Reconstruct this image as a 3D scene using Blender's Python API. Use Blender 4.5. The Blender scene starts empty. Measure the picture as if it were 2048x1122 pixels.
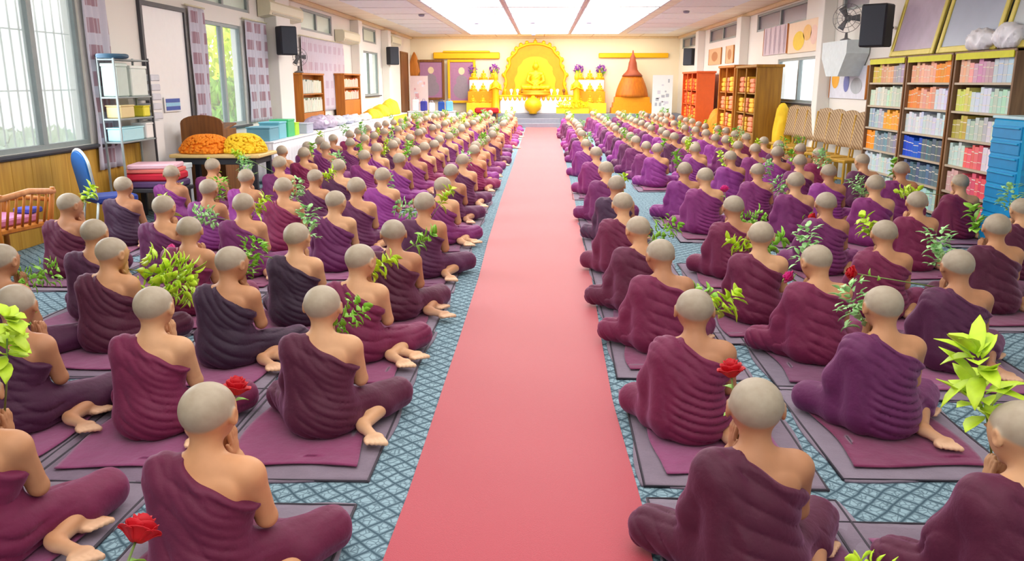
import bpy, bmesh, math, random
import numpy as np
from mathutils import Vector, Matrix, Euler
SC = bpy.context.scene
COL = SC.collection
PI = math.pi
# ------------------------------------------------------------------ camera
F_PX = 1640.0
PITCH = math.atan(396 / 1640.0)
YAW = math.atan(62 / 1640.0)
cd = bpy.data.cameras.new('camera')
cam = bpy.data.objects.new('camera', cd)
COL.objects.link(cam)
cd.sensor_width = 36.0
cd.sensor_fit = 'HORIZONTAL'
cd.lens = F_PX / 2048.0 * 36.0
cd.clip_start = 0.05
cd.clip_end = 300
cam.location = (0, 0, 1.7)
cam.rotation_euler = (PI / 2 - PITCH, 0, YAW)
SC.camera = cam
# ------------------------------------------------------------------ world
w = bpy.data.worlds.new('sky')
SC.world = w
w.use_nodes = True
nt = w.node_tree
nt.nodes.clear()
wo = nt.nodes.new('ShaderNodeOutputWorld')
bg = nt.nodes.new('ShaderNodeBackground')
bg.inputs['Color'].default_value = (0.90, 0.95, 1.0, 1)
bg.inputs['Strength'].default_value = 2.0
nt.links.new(bg.outputs[0], wo.inputs[0])
SC.view_settings.view_transform = 'Standard'
SC.view_settings.look = 'None'
SC.view_settings.gamma = 1
SC.view_settings.use_curve_mapping = False
SC.view_settings.exposure = 0.30
# room measures
XL, XR, YB, YF, ZC = -5.45, 5.45, 34.5, -3.0, 3.5

def area(name, loc, rot, sx, sy, power, color=(1, 1, 1)):
    d = bpy.data.lights.new(name, 'AREA')
    d.shape = 'RECTANGLE'
    d.size = sx
    d.size_y = sy
    d.energy = power
    d.color = color
    o = bpy.data.objects.new(name, d)
    o.location = loc
    o.rotation_euler = rot
    COL.objects.link(o)
    return o
# strength of the recessed ceiling panels, near / middle / far third of the hall
PANEL_NEAR, PANEL_MID, PANEL_FAR = 1.8, 3.6, 6.4
# daylight that enters by the big windows on the left
area('window_daylight', (XL + 0.10, 8.0, 1.9), (0, -PI / 2, 0), 1.8, 4.0, 90, (0.93, 0.97, 1.0))
# spot bar over the altar
area('altar_light', (0.0, 33.2, ZC - 0.1), (math.radians(20), 0, 0), 9.0, 0.5, 85, (1.0, 0.9, 0.66))

# ------------------------------------------------------------------ materials
def s2l(c):
    return tuple(((v / 255) / 12.92 if v / 255 <= 0.04045 else ((v / 255 + 0.055) / 1.055) ** 2.4) for v in c)

class NT:
    def __init__(s, name):
        s.m = bpy.data.materials.new(name)
        s.m.use_nodes = True
        s.t = s.m.node_tree
        s.b = s.t.nodes['Principled BSDF']
    def n(s, ty, **kw):
        x = s.t.nodes.new(ty)
        for k, v in kw.items():
            if k.startswith('i_'):
                x.inputs[k[2:].replace('_', ' ')].default_value = v
            else:
                setattr(x, k, v)
        return x
    def l(s, a, b):
        s.t.links.new(a, b)
    def mixc(s, fac, a, b, mode='MIX'):
        x = s.n('ShaderNodeMix', data_type='RGBA', blend_type=mode)
        for sock, v in ((x.inputs[0], fac), (x.inputs[6], a), (x.inputs[7], b)):
            if hasattr(v, 'is_linked'):
                s.l(v, sock)
            elif isinstance(v, (int, float)):
                sock.default_value = v
            else:
                sock.default_value = (*v, 1) if len(v) == 3 else v
        return x.outputs[2]
    def math(s, op, a, b=None, c=None):
        x = s.n('ShaderNodeMath', operation=op)
        for i, v in enumerate((a, b, c)):
            if v is None:
                continue
            if hasattr(v, 'is_linked'):
                s.l(v, x.inputs[i])
            else:
                x.inputs[i].default_value = v
        return x.outputs[0]
    def bump(s, h, strength=0.3, dist=0.01):
        x = s.n('ShaderNodeBump')
        x.inputs['Strength'].default_value = strength
        x.inputs['Distance'].default_value = dist
        s.l(h, x.inputs['Height'])
        s.l(x.outputs[0], s.b.inputs['Normal'])

MC = {}
def mat(name, rgb, rough=0.6, metal=0.0, emit=0.0, var=0.12, scale=12.0, spec=0.5, bump=0.0, lin=False, sheen=0.0, trans=0.0):
    """plain procedural material: base colour with a soft noise variation"""
    if name in MC:
        return MC[name]
    k = NT(name)
    c = rgb if lin else s2l(rgb)
    tc = k.n('ShaderNodeTexCoord')
    no = k.n('ShaderNodeTexNoise')
    no.inputs['Scale'].default_value = scale
    no.inputs['Detail'].default_value = 3
    k.l(tc.outputs['Object'], no.inputs['Vector'])
    a = tuple(min(1, v * (1 + var)) for v in c)
    b = tuple(v * (1 - var) for v in c)
    col = k.mixc(no.outputs[0], b, a)
    k.l(col, k.b.inputs['Base Color'])
    k.b.inputs['Roughness'].default_value = rough
    k.b.inputs['Metallic'].default_value = metal
    k.b.inputs['Specular IOR Level'].default_value = spec
    k.b.inputs['Sheen Weight'].default_value = sheen
    k.b.inputs['Transmission Weight'].default_value = trans
    if emit > 0:
        k.b.inputs['Emission Color'].default_value = (*c, 1)
        k.b.inputs['Emission Strength'].default_value = emit
    if bump > 0:
        k.bump(no.outputs[0], bump, 0.01)
    MC[name] = k.m
    return k.m

def m_wood(name, rgb, rgb2, scale=3.0, rough=0.5, axis='Z', shine=0.4):
    if name in MC:
        return MC[name]
    k = NT(name)
    tc = k.n('ShaderNodeTexCoord')
    mp = k.n('ShaderNodeMapping')
    sc = {'X': (0.6, 9, 9), 'Y': (9, 0.6, 9), 'Z': (9, 9, 0.6)}[axis]
    mp.inputs['Scale'].default_value = sc
    k.l(tc.outputs['Object'], mp.inputs[0])
    no = k.n('ShaderNodeTexNoise')
    no.inputs['Scale'].default_value = scale
    no.inputs['Detail'].default_value = 5
    k.l(mp.outputs[0], no.inputs['Vector'])
    cr = k.n('ShaderNodeValToRGB')
    cr.color_ramp.elements[0].position = 0.3
    cr.color_ramp.elements[0].color = (*s2l(rgb2), 1)
    cr.color_ramp.elements[1].position = 0.7
    cr.color_ramp.elements[1].color = (*s2l(rgb), 1)
    k.l(no.outputs[0], cr.inputs[0])
    k.l(cr.outputs[0], k.b.inputs['Base Color'])
    k.b.inputs['Roughness'].default_value = rough
    k.b.inputs['Specular IOR Level'].default_value = shine
    k.bump(no.outputs[0], 0.08, 0.003)
    MC[name] = k.m
    return k.m

def m_objcolor(name, rough=0.8, sheen=0.3, weave=900.0, wr=22.0, bump=0.25, var=0.25, spec=0.3):
    """cloth or book cover whose colour is set on each object"""
    if name in MC:
        return MC[name]
    k = NT(name)
    oi = k.n('ShaderNodeObjectInfo')
    tc = k.n('ShaderNodeTexCoord')
    no = k.n('ShaderNodeTexNoise')
    no.inputs['Scale'].default_value = wr
    no.inputs['Detail'].default_value = 4
    k.l(tc.outputs['Object'], no.inputs['Vector'])
    f = k.math('MULTIPLY_ADD', no.outputs[0], var * 2, 1 - var)
    v = k.n('ShaderNodeVectorMath', operation='SCALE')
    k.l(oi.outputs['Color'], v.inputs[0])
    k.l(f, v.inputs['Scale'])
    k.l(v.outputs[0], k.b.inputs['Base Color'])
    k.b.inputs['Roughness'].default_value = rough
    k.b.inputs['Specular IOR Level'].default_value = spec
    k.b.inputs['Sheen Weight'].default_value = sheen
    k.b.inputs['Sheen Roughness'].default_value = 0.45
    k.b.inputs['Sheen Tint'].default_value = (0.95, 0.45, 0.85, 1)
    if bump:
        k.bump(no.outputs[0], bump, 0.012)
    MC[name] = k.m
    return k.m

def m_skin():
    k = NT('skin')
    oi = k.n('ShaderNodeObjectInfo')
    at = k.n('ShaderNodeVertexColor')
    at.layer_name = 'zones'
    sp = k.n('ShaderNodeSeparateColor')
    k.l(at.outputs[0], sp.inputs[0])
    tc = k.n('ShaderNodeTexCoord')
    no = k.n('ShaderNodeTexNoise')
    no.inputs['Scale'].default_value = 14
    no.inputs['Detail'].default_value = 3
    k.l(tc.outputs['Object'], no.inputs['Vector'])
    f = k.math('MULTIPLY_ADD', no.outputs[0], 0.28, 0.86)
    v = k.n('ShaderNodeVectorMath', operation='SCALE')
    k.l(oi.outputs['Color'], v.inputs[0])
    k.l(f, v.inputs['Scale'])
    # soles and palms, then shaven scalp, then lips and brows
    sole = k.mixc(0.55, v.outputs[0], s2l((250, 212, 180)))
    c1 = k.mixc(sp.outputs[2], v.outputs[0], sole)
    n2 = k.n('ShaderNodeTexNoise')
    n2.inputs['Scale'].default_value = 30
    k.l(tc.outputs['Object'], n2.inputs['Vector'])
    scalp = k.mixc(n2.outputs[0], s2l((146, 141, 126)), s2l((176, 172, 157)))
    scalp = k.mixc(0.18, scalp, v.outputs[0])
    c2 = k.mixc(sp.outputs[0], c1, scalp)
    c3 = k.mixc(sp.outputs[1], c2, s2l((92, 52, 44)))
    k.l(c3, k.b.inputs['Base Color'])
    k.b.inputs['Roughness'].default_value = 0.5
    k.b.inputs['Specular IOR Level'].default_value = 0.35
    k.bump(no.outputs[0], 0.05, 0.004)
    return k.m

# ------------------------------------------------------------------ builders
class MB:
    """collects shapes and links them as one mesh object"""
    def __init__(s):
        s.v, s.f, s.mi, s.sm = [], [], [], []
    def add(s, vs, fs, mi=0, smooth=False, M=None):
        o = len(s.v)
        if M is not None:
            vs = [M @ Vector(p) for p in vs]
        s.v += [tuple(p) for p in vs]
        s.f += [tuple(i + o for i in f) for f in fs]
        s.mi += [mi] * len(fs)
        s.sm += [smooth] * len(fs)
        return s
    def box(s, c, d, mi=0, rz=0, bev=0.0, M=None, taper=1.0, R=None):
        x, y, z = d[0] / 2, d[1] / 2, d[2] / 2
        T = Matrix.Translation(Vector(c)) @ (R.to_4x4() if R is not None else Matrix.Rotation(rz, 4, 'Z'))
        if M is not None:
            T = M @ T
        b = min(bev, x * .45, y * .45, z * .45)
        if b <= 0:
            vs = [(sx * x * (taper if sz > 0 else 1), sy * y * (taper if sz > 0 else 1), sz * z) for sx in (-1, 1) for sy in (-1, 1) for sz in (-1, 1)]
            fs = [(0, 1, 3, 2), (4, 6, 7, 5), (0, 4, 5, 1), (2, 3, 7, 6), (0, 2, 6, 4), (1, 5, 7, 3)]
            s.add(vs, fs, mi, False, T)
        else:
            vs, idx = [], {}
            for sx in (-1, 1):
                for sy in (-1, 1):
                    for sz in (-1, 1):
                        for a in range(3):
                            p = [sx * x, sy * y, sz * z]
                            for q in range(3):
                                if q != a:
                                    p[q] -= (sx, sy, sz)[q] * b
                            idx[(sx, sy, sz, a)] = len(vs)
                            vs.append(p)
            fs = []
            for a in range(3):
                u, w_ = (a + 1) % 3, (a + 2) % 3
                for sg in (-1, 1):
                    def key(i, j):
                        q = [0, 0, 0]
                        q[a], q[u], q[w_] = sg, i, j
                        return (*q, a)
                    f = [idx[key(-1, -1)], idx[key(1, -1)], idx[key(1, 1)], idx[key(-1, 1)]]
                    fs.append(f if sg > 0 else f[::-1])
            for a in range(3):
                u, w_ = (a + 1) % 3, (a + 2) % 3
                for i in (-1, 1):
                    for j in (-1, 1):
                        def kk(e, ax):
                            q = [0, 0, 0]
                            q[a], q[u], q[w_] = e, i, j
                            return idx[(*q, ax)]
                        f = [kk(-1, u), kk(1, u), kk(1, w_), kk(-1, w_)]
                        fs.append(f[::-1] if i * j > 0 else f)
            for sx in (-1, 1):
                for sy in (-1, 1):
                    for sz in (-1, 1):
                        f = [idx[(sx, sy, sz, a)] for a in range(3)]
                        fs.append(f if sx * sy * sz > 0 else f[::-1])
            s.add(vs, fs, mi, False, T)
        return s
    def lathe(s, c, prof, n=20, mi=0, sx=1, sy=1, smooth=True, cap=True, M=None):
        vs, fs = [], []
        for r, z in prof:
            for i in range(n):
                a = 2 * PI * i / n
                vs.append((r * math.cos(a) * sx, r * math.sin(a) * sy, z))
        for j in range(len(prof) - 1):
            for i in range(n):
                k = (i + 1) % n
                fs.append((j * n + i, j * n + k, (j + 1) * n + k, (j + 1) * n + i))
        if cap:
            fs.append(tuple(range(n))[::-1])
            fs.append(tuple((len(prof) - 1) * n + i for i in range(n)))
        T = Matrix.Translation(Vector(c))
        if M is not None:
            T = T @ M
        return s.add(vs, fs, mi, smooth, T)
    def tube(s, pts, r, n=8, mi=0, smooth=True, closed=False):
        pts = [Vector(p) for p in pts]
        m = len(pts)
        rs = r if isinstance(r, (list, tuple)) else [r] * m
        vs, fs = [], []
        up = None
        for i, p in enumerate(pts):
            if closed:
                t = pts[(i + 1) % m] - pts[i - 1]
            else:
                t = pts[min(i + 1, m - 1)] - pts[max(i - 1, 0)]
            if t.length < 1e-9:
                t = Vector((0, 0, 1))
            t.normalize()
            if up is None:
                up = t.orthogonal().normalized()
            else:
                up = up - t * up.dot(t)
                up = up.normalized() if up.length > 1e-6 else t.orthogonal().normalized()
            b = t.cross(up)
            for k in range(n):
                a = 2 * PI * k / n
                vs.append(p + (up * math.cos(a) + b * math.sin(a)) * rs[i])
        for i in range(m if closed else m - 1):
            j = (i + 1) % m
            for k in range(n):
                l = (k + 1) % n
                fs.append((i * n + k, i * n + l, j * n + l, j * n + k))
        if not closed:
            fs.append(tuple(range(n))[::-1])
            fs.append(tuple((m - 1) * n + k for k in range(n)))
        return s.add(vs, fs, mi, smooth)
    def ell(s, c, r, n=12, m=8, mi=0, M=None):
        vs = [(0, 0, -r[2])]
        for j in range(1, m):
            t = -PI / 2 + PI * j / m
            for i in range(n):
                a = 2 * PI * i / n
                vs.append((r[0] * math.cos(t) * math.cos(a), r[1] * math.cos(t) * math.sin(a), r[2] * math.sin(t)))
        vs.append((0, 0, r[2]))
        fs = []
        for i in range(n):
            k = (i + 1) % n
            fs.append((0, 1 + k, 1 + i))
            for j in range(m - 2):
                a, b = 1 + j * n, 1 + (j + 1) * n
                fs.append((a + i, a + k, b + k, b + i))
            fs.append((1 + (m - 2) * n + i, 1 + (m - 2) * n + k, len(vs) - 1))
        T = Matrix.Translation(Vector(c))
        if M is not None:
            T = T @ M
        return s.add(vs, fs, mi, True, T)
    def prism(s, poly, z0, z1, mi=0, M=None, smooth=False):
        n = len(poly)
        vs = [(x, y, z0) for x, y in poly] + [(x, y, z1) for x, y in poly]
        fs = [tuple(range(n))[::-1], tuple(range(n, 2 * n))] + [(i, (i + 1) % n, n + (i + 1) % n, n + i) for i in range(n)]
        return s.add(vs, fs, mi, smooth, M)
    def sheet(s, P, th, mi=0, smooth=True):
        """P[i][j] grid of points given real thickness th along the local normal"""
        ni, nj = len(P), len(P[0])
        G = np.array([[tuple(q) for q in r] for r in P], float)
        gu = np.gradient(G, axis=0)
        gv = np.gradient(G, axis=1)
        N = np.cross(gu, gv)
        N /= (np.linalg.norm(N, axis=2, keepdims=True) + 1e-12)
        A = (G + N * th / 2).reshape(-1, 3)
        B = (G - N * th / 2).reshape(-1, 3)
        vs = [tuple(p) for p in A] + [tuple(p) for p in B]
        o = ni * nj
        fs = []
        for i in range(ni - 1):
            for j in range(nj - 1):
                a, b, c, d = i * nj + j, (i + 1) * nj + j, (i + 1) * nj + j + 1, i * nj + j + 1
                fs.append((a, b, c, d))
                fs.append((o + a, o + d, o + c, o + b))
        for i in range(ni - 1):
            for j in (0, nj - 1):
                a, b = i * nj + j, (i + 1) * nj + j
                fs.append((a, o + a, o + b, b) if j == 0 else (a, b, o + b, o + a))
        for j in range(nj - 1):
            for i in (0, ni - 1):
                a, b = i * nj + j, i * nj + j + 1
                fs.append((a, b, o + b, o + a) if i == 0 else (a, o + a, o + b, b))
        return s.add(vs, fs, mi, smooth)
    def build(s, name, mats, parent=None, loc=(0, 0, 0), rz=0):
        me = bpy.data.meshes.new(name)
        me.from_pydata(s.v, [], s.f)
        if not isinstance(mats, (list, tuple)):
            mats = [mats]
        for m in mats:
            me.materials.append(m)
        me.polygons.foreach_set('material_index', s.mi)
        me.polygons.foreach_set('use_smooth', s.sm)
        me.update()
        o = bpy.data.objects.new(name, me)
        o.location = loc
        o.rotation_euler = (0, 0, rz)
        COL.objects.link(o)
        if parent is not None:
            o.parent = parent
        return o

def tag(o, label=None, cat=None, group=None, kind=None):
    if label: o['label'] = label
    if cat: o['category'] = cat
    if group: o['group'] = group
    if kind: o['kind'] = kind
    return o
def empty(name, loc, rz=0, label=None, cat=None, group=None):
    o = bpy.data.objects.new(name, None)
    o.empty_display_size = 0.1
    o.location = loc
    o.rotation_euler = (0, 0, rz)
    COL.objects.link(o)
    return tag(o, label, cat, group)
def copy_tree(o, parent=None):
    c = o.copy()
    COL.objects.link(c)
    if parent is not None:
        c.parent = parent
        c.matrix_parent_inverse = o.matrix_parent_inverse
    for ch in list(o.children):
        copy_tree(ch, c)
    return c
# ------------------------------------------------------------------ people
# bodies are one continuous surface each, polygonised from a smooth distance field
def smin(a, b, k):
    h = np.clip(0.5 + 0.5 * (b - a) / k, 0, 1)
    return b + (a - b) * h - k * h * (1 - h)
def caps(P, a, b, r1, r2):
    a = np.array(a, np.float32); b = np.array(b, np.float32)
    ab = b - a
    q = P - a
    t = np.clip(q @ ab / float(ab @ ab), 0, 1)
    d = q - t[:, None] * ab
    return np.sqrt((d * d).sum(1)) - (r1 + (r2 - r1) * t)
def elli(P, c, r):
    q = P - np.array(c, np.float32)
    r = np.array(r, np.float32)
    k0 = np.sqrt(((q / r) ** 2).sum(1))
    k1 = np.sqrt(((q / (r * r)) ** 2).sum(1)) + 1e-9
    return k0 * (k0 - 1) / k1
def rotm(yaw, pitch, roll=0.0):
    return np.array((Matrix.Rotation(yaw, 3, 'Z') @ Matrix.Rotation(roll, 3, 'Y') @ Matrix.Rotation(pitch, 3, 'X')), np.float32)

def surface_nets(f, lo, hi, h):
    lo = np.array(lo, float); hi = np.array(hi, float)
    n = np.ceil((hi - lo) / h).astype(int) + 1
    ax = [lo[i] + h * np.arange(n[i]) for i in range(3)]
    X, Y, Z = np.meshgrid(*ax, indexing='ij')
    P = np.stack([X.ravel(), Y.ravel(), Z.ravel()], 1).astype(np.float32)
    V = f(P).reshape(n)
    ins = V < 0
    nc = n - 1
    cnt = np.zeros(nc, np.int8)
    for dx in (0, 1):
        for dy in (0, 1):
            for dz in (0, 1):
                cnt += ins[dx:dx + nc[0], dy:dy + nc[1], dz:dz + nc[2]]
    act = (cnt > 0) & (cnt < 8)
    pos = np.zeros((*nc, 3)); num = np.zeros(nc)
    for a in range(3):
        b, c = (a + 1) % 3, (a + 2) % 3
        for ob in (0, 1):
            for oc in (0, 1):
                o0 = [0, 0, 0]; o0[b] = ob; o0[c] = oc
                o1 = list(o0); o1[a] = 1
                v0 = V[o0[0]:o0[0] + nc[0], o0[1]:o0[1] + nc[1], o0[2]:o0[2] + nc[2]]
                v1 = V[o1[0]:o1[0] + nc[0], o1[1]:o1[1] + nc[1], o1[2]:o1[2] + nc[2]]
                m = ((v0 < 0) != (v1 < 0)) & act
                t = v0[m] / (v0[m] - v1[m])
                e = np.zeros((t.size, 3)); e[:, a] = t; e[:, b] = ob; e[:, c] = oc
                pos[m] += e; num[m] += 1
    idx = -np.ones(nc, int)
    ii = np.argwhere(act)
    idx[act] = np.arange(len(ii))
    verts = lo + h * (ii + pos[act] / num[act][:, None])
    quads = []
    for a in range(3):
        b, c = (a + 1) % 3, (a + 2) % 3
        sl0 = [slice(None)] * 3; sl1 = [slice(None)] * 3
        sl0[a] = slice(0, -1); sl1[a] = slice(1, None)
        s0 = ins[tuple(sl0)]; s1 = ins[tuple(sl1)]
        cr = np.argwhere(s0 != s1)
        ok = (cr[:, b] >= 1) & (cr[:, c] >= 1) & (cr[:, b] < nc[b]) & (cr[:, c] < nc[c])
        cr = cr[ok]
        flip = s0[tuple(cr.T)]
        def g(db, dc):
            q = cr.copy(); q[:, b] += db; q[:, c] += dc
            return idx[tuple(q.T)]
        q = np.stack([g(-1, -1), g(0, -1), g(0, 0), g(-1, 0)], 1)
        q[~flip] = q[~flip][:, ::-1]
        quads.append(q)
    q = np.concatenate(quads)
    return verts, q[(q >= 0).all(1)]

def np_mesh(name, verts, quads, m, zones=None):
    me = bpy.data.meshes.new(name)
    me.vertices.add(len(verts))
    me.vertices.foreach_set('co', verts.astype(np.float32).ravel())
    me.loops.add(quads.size)
    me.loops.foreach_set('vertex_index', quads.astype(np.int32).ravel())
    me.polygons.add(len(quads))
    me.polygons.foreach_set('loop_start', np.arange(0, quads.size, 4, dtype=np.int32))
    me.polygons.foreach_set('use_smooth', np.ones(len(quads), bool))
    me.update(calc_edges=True)
    me.materials.append(m)
    if zones is not None:
        ca = me.color_attributes.new('zones', 'FLOAT_COLOR', 'POINT')
        ca.data.foreach_set('color', zones.astype(np.float32).ravel())
    return me

HC = np.array([0, 0.0, 0.61], np.float32)          # head centre over the seat
def wob(P, seed, f):
    rs = np.random.RandomState(seed)
    out = np.zeros(len(P), np.float32)
    for i in range(4):
        k = rs.normal(size=3).astype(np.float32)
        k *= f * rs.uniform(0.6, 1.6) / np.linalg.norm(k)
        out += np.sin(P @ k + rs.uniform(0, 6.28))
    return out / 4

def head_local(P, v):
    R = rotm(v['yaw'], v['pitch'], v.get('roll', 0))
    piv = np.array([0, -0.02, 0.53], np.float32)
    return (P - piv) @ R + piv - HC

def torso(P, g):
    d = elli(P, (0, -0.10, 0.11), (.155 + g, .130 + g, .115 + g))
    d = smin(d, elli(P, (0, -0.08, 0.22), (.130 + g, .106 + g, .14 + g)), .05)
    d = smin(d, elli(P, (0, -0.055, 0.33), (.144 + g, .096 + g, .12 + g)), .05)
    d = smin(d, caps(P, (-.135, -.04, .405), (.135, -.04, .405), .052 + g, .052 + g), .05)
    return d

def arm_pts(v, s):
    wx, wy, wz = v['hand']
    return ((s * .152, -.04, .405), (s * v['elb'][0], v['elb'][1], v['elb'][2]), (s * .022 + wx, wy, wz))

def legs(P, g, v, robe):
    ds = []
    rk, lk = v['rknee'], v['lknee']
    ds.append(caps(P, (.08, -.07, .095), rk, .088 + g, .062 + g))
    ds.append(caps(P, (-.08, -.07, .095), lk, .088 + g, .062 + g))
    ra = v['rank']
    if robe:
        mid = tuple(rk[i] + (ra[i] - rk[i]) * .42 for i in range(3))
        ds.append(caps(P, rk, mid, .062 + g, .050 + g))
    else:
        ds.append(caps(P, rk, ra, .052, .030))
    la = v['lank']
    if robe:
        m2 = tuple(lk[i] + (la[i] - lk[i]) * .72 for i in range(3))
        ds.append(caps(P, lk, m2, .058 + g, .048 + g))
    else:
        ds.append(caps(P, lk, la, .050, .028))
    return ds

def foot(P, heel, d):
    heel = np.array(heel, float); d = np.array(d, float); d /= np.linalg.norm(d)
    s = np.array([-d[1], d[0], 0.0]); s /= np.linalg.norm(s)
    o = caps(P, heel - d * .012, heel + d * .02, .031, .031)
    o = smin(o, caps(P, heel + d * .02, heel + d * .135 + s * .006 + np.array([0, 0, -.006]), .027, .026), .02)
    o = smin(o, caps(P, heel + d * .140 - s * .026 + np.array([0, 0, -.008]), heel + d * .150 + s * .028 + np.array([0, 0, -.006]), .021, .024), .02)
    for i in range(5):
        b = heel + d * (.160 + .005 * i) + s * (-.042 + .0195 * i)
        b[2] -= .006
        L = .018 + .0045 * i
        o = smin(o, caps(P, b, b + d * L, .0105 + .0012 * i, .0090 + .001 * i), .005)
    return o

def body_field(v):
    def f(P):
        d = torso(P, 0.0 if not v.get('slim') else -.01)
        d = smin(d, caps(P, (0, -.04, .44), (.115, -.04, .425), .045, .04), .04)
        d = smin(d, caps(P, (0, -.04, .44), (-.115, -.04, .425), .045, .04), .04)
        d = smin(d, caps(P, (0, -.035, .42), (0, -.012, .56), .054, .050), .035)
        # shoulder blades and spine of the bare back
        d = smin(d, elli(P, (.085, -.108, .365), (.042, .018, .045)), .03)
        H = head_local(P, v)
        h = elli(H, (0, -.004, .010), (.089, .103, .090))
        h = smin(h, elli(H, (0, .038, -.036), (.066, .060, .074)), .035)
        h = smin(h, elli(H, (0, .076, -.088), (.026, .022, .020)), .02)
        for sx in (-1, 1):
            h = -smin(-h, elli(H, (sx * .034, .112, .002), (.020, .014, .013)), .012)
            h = smin(h, elli(H, (sx * .034, .089, .0), (.015, .012, .0095)), .006)
            h = smin(h, elli(H, (sx * .030, .098, .020), (.022, .008, .006)), .012)
            e = elli(H, (sx * .092, .004, -.012), (.010, .021, .031))
            e = -smin(-e, elli(H, (sx * .101, .008, -.008), (.008, .012, .019)), .006)
            h = smin(h, e, .010)
        h = smin(h, caps(H, (0, .098, .004), (0, .112, -.030), .007, .011), .012)
        h = smin(h, elli(H, (0, .106, -.034), (.017, .012, .009)), .008)
        h = smin(h, elli(H, (0, .096, -.056), (.023, .012, .006)), .005)
        h = smin(h, elli(H, (0, .094, -.067), (.019, .012, .0065)), .005)
        d = smin(d, h, .022)
        for s in (-1, 1):
            sh, el, wr = arm_pts(v, s)
            d = smin(d, caps(P, sh, el, .046, .036), .035)
            d = smin(d, caps(P, el, wr, .036, .0235), .015)
            # the hand: a palm, four fingers of unequal length and a thumb from its side
            W = np.array(wr, float)
            D = np.array(v['hdir'], float); D /= np.linalg.norm(D)
            N = np.array([1.0, 0, 0])
            Q = np.cross(D, N)
            Q /= np.linalg.norm(Q)
            if Q[1] > 0:
                Q = -Q                      # towards the face: thumb side
            c0 = W + D * .042 + N * (-s * .006)
            R = np.stack([N, Q, D], 0).astype(np.float32)
            L = (P - c0.astype(np.float32)) @ R.T
            hd = elli(L, (0, 0, 0), (.0145, .033, .042))
            for k, (off, ln) in enumerate(((.024, .046), (.008, .056), (-.008, .052), (-.023, .040))):
                a = (s * .001, off, .026)
                m = (s * (.002 + .001 * k), off * 1.04, .026 + ln * .55)
                b = (-s * .001, off * 1.0, .030 + ln)
                fg = np.minimum(caps(L, a, m, .0092, .0084), caps(L, m, b, .0084, .0068))
                hd = smin(hd, fg, .004)
            th = smin(caps(L, (0, .020, -.018), (s * .002, .043, .006), .0115, .0095), caps(L, (s * .002, .043, .006), (-s * .001, .046, .032), .0092, .0075), .004)
            hd = smin(hd, th, .006)
            d = smin(d, hd, .010)
        for q in legs(P, 0, v, False):
            d = smin(d, q, .025)
        d = smin(d, foot(P, v['rank'], v['rfoot']), .015)
        d = smin(d, foot(P, v['lank'], v['lfoot']), .015)
        return np.maximum(d, -P[:, 2] + .001)
    return f

def ridge(s):
    t = np.abs(2 * (s - np.floor(s)) - 1)
    return t * t * (3 - 2 * t)

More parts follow.
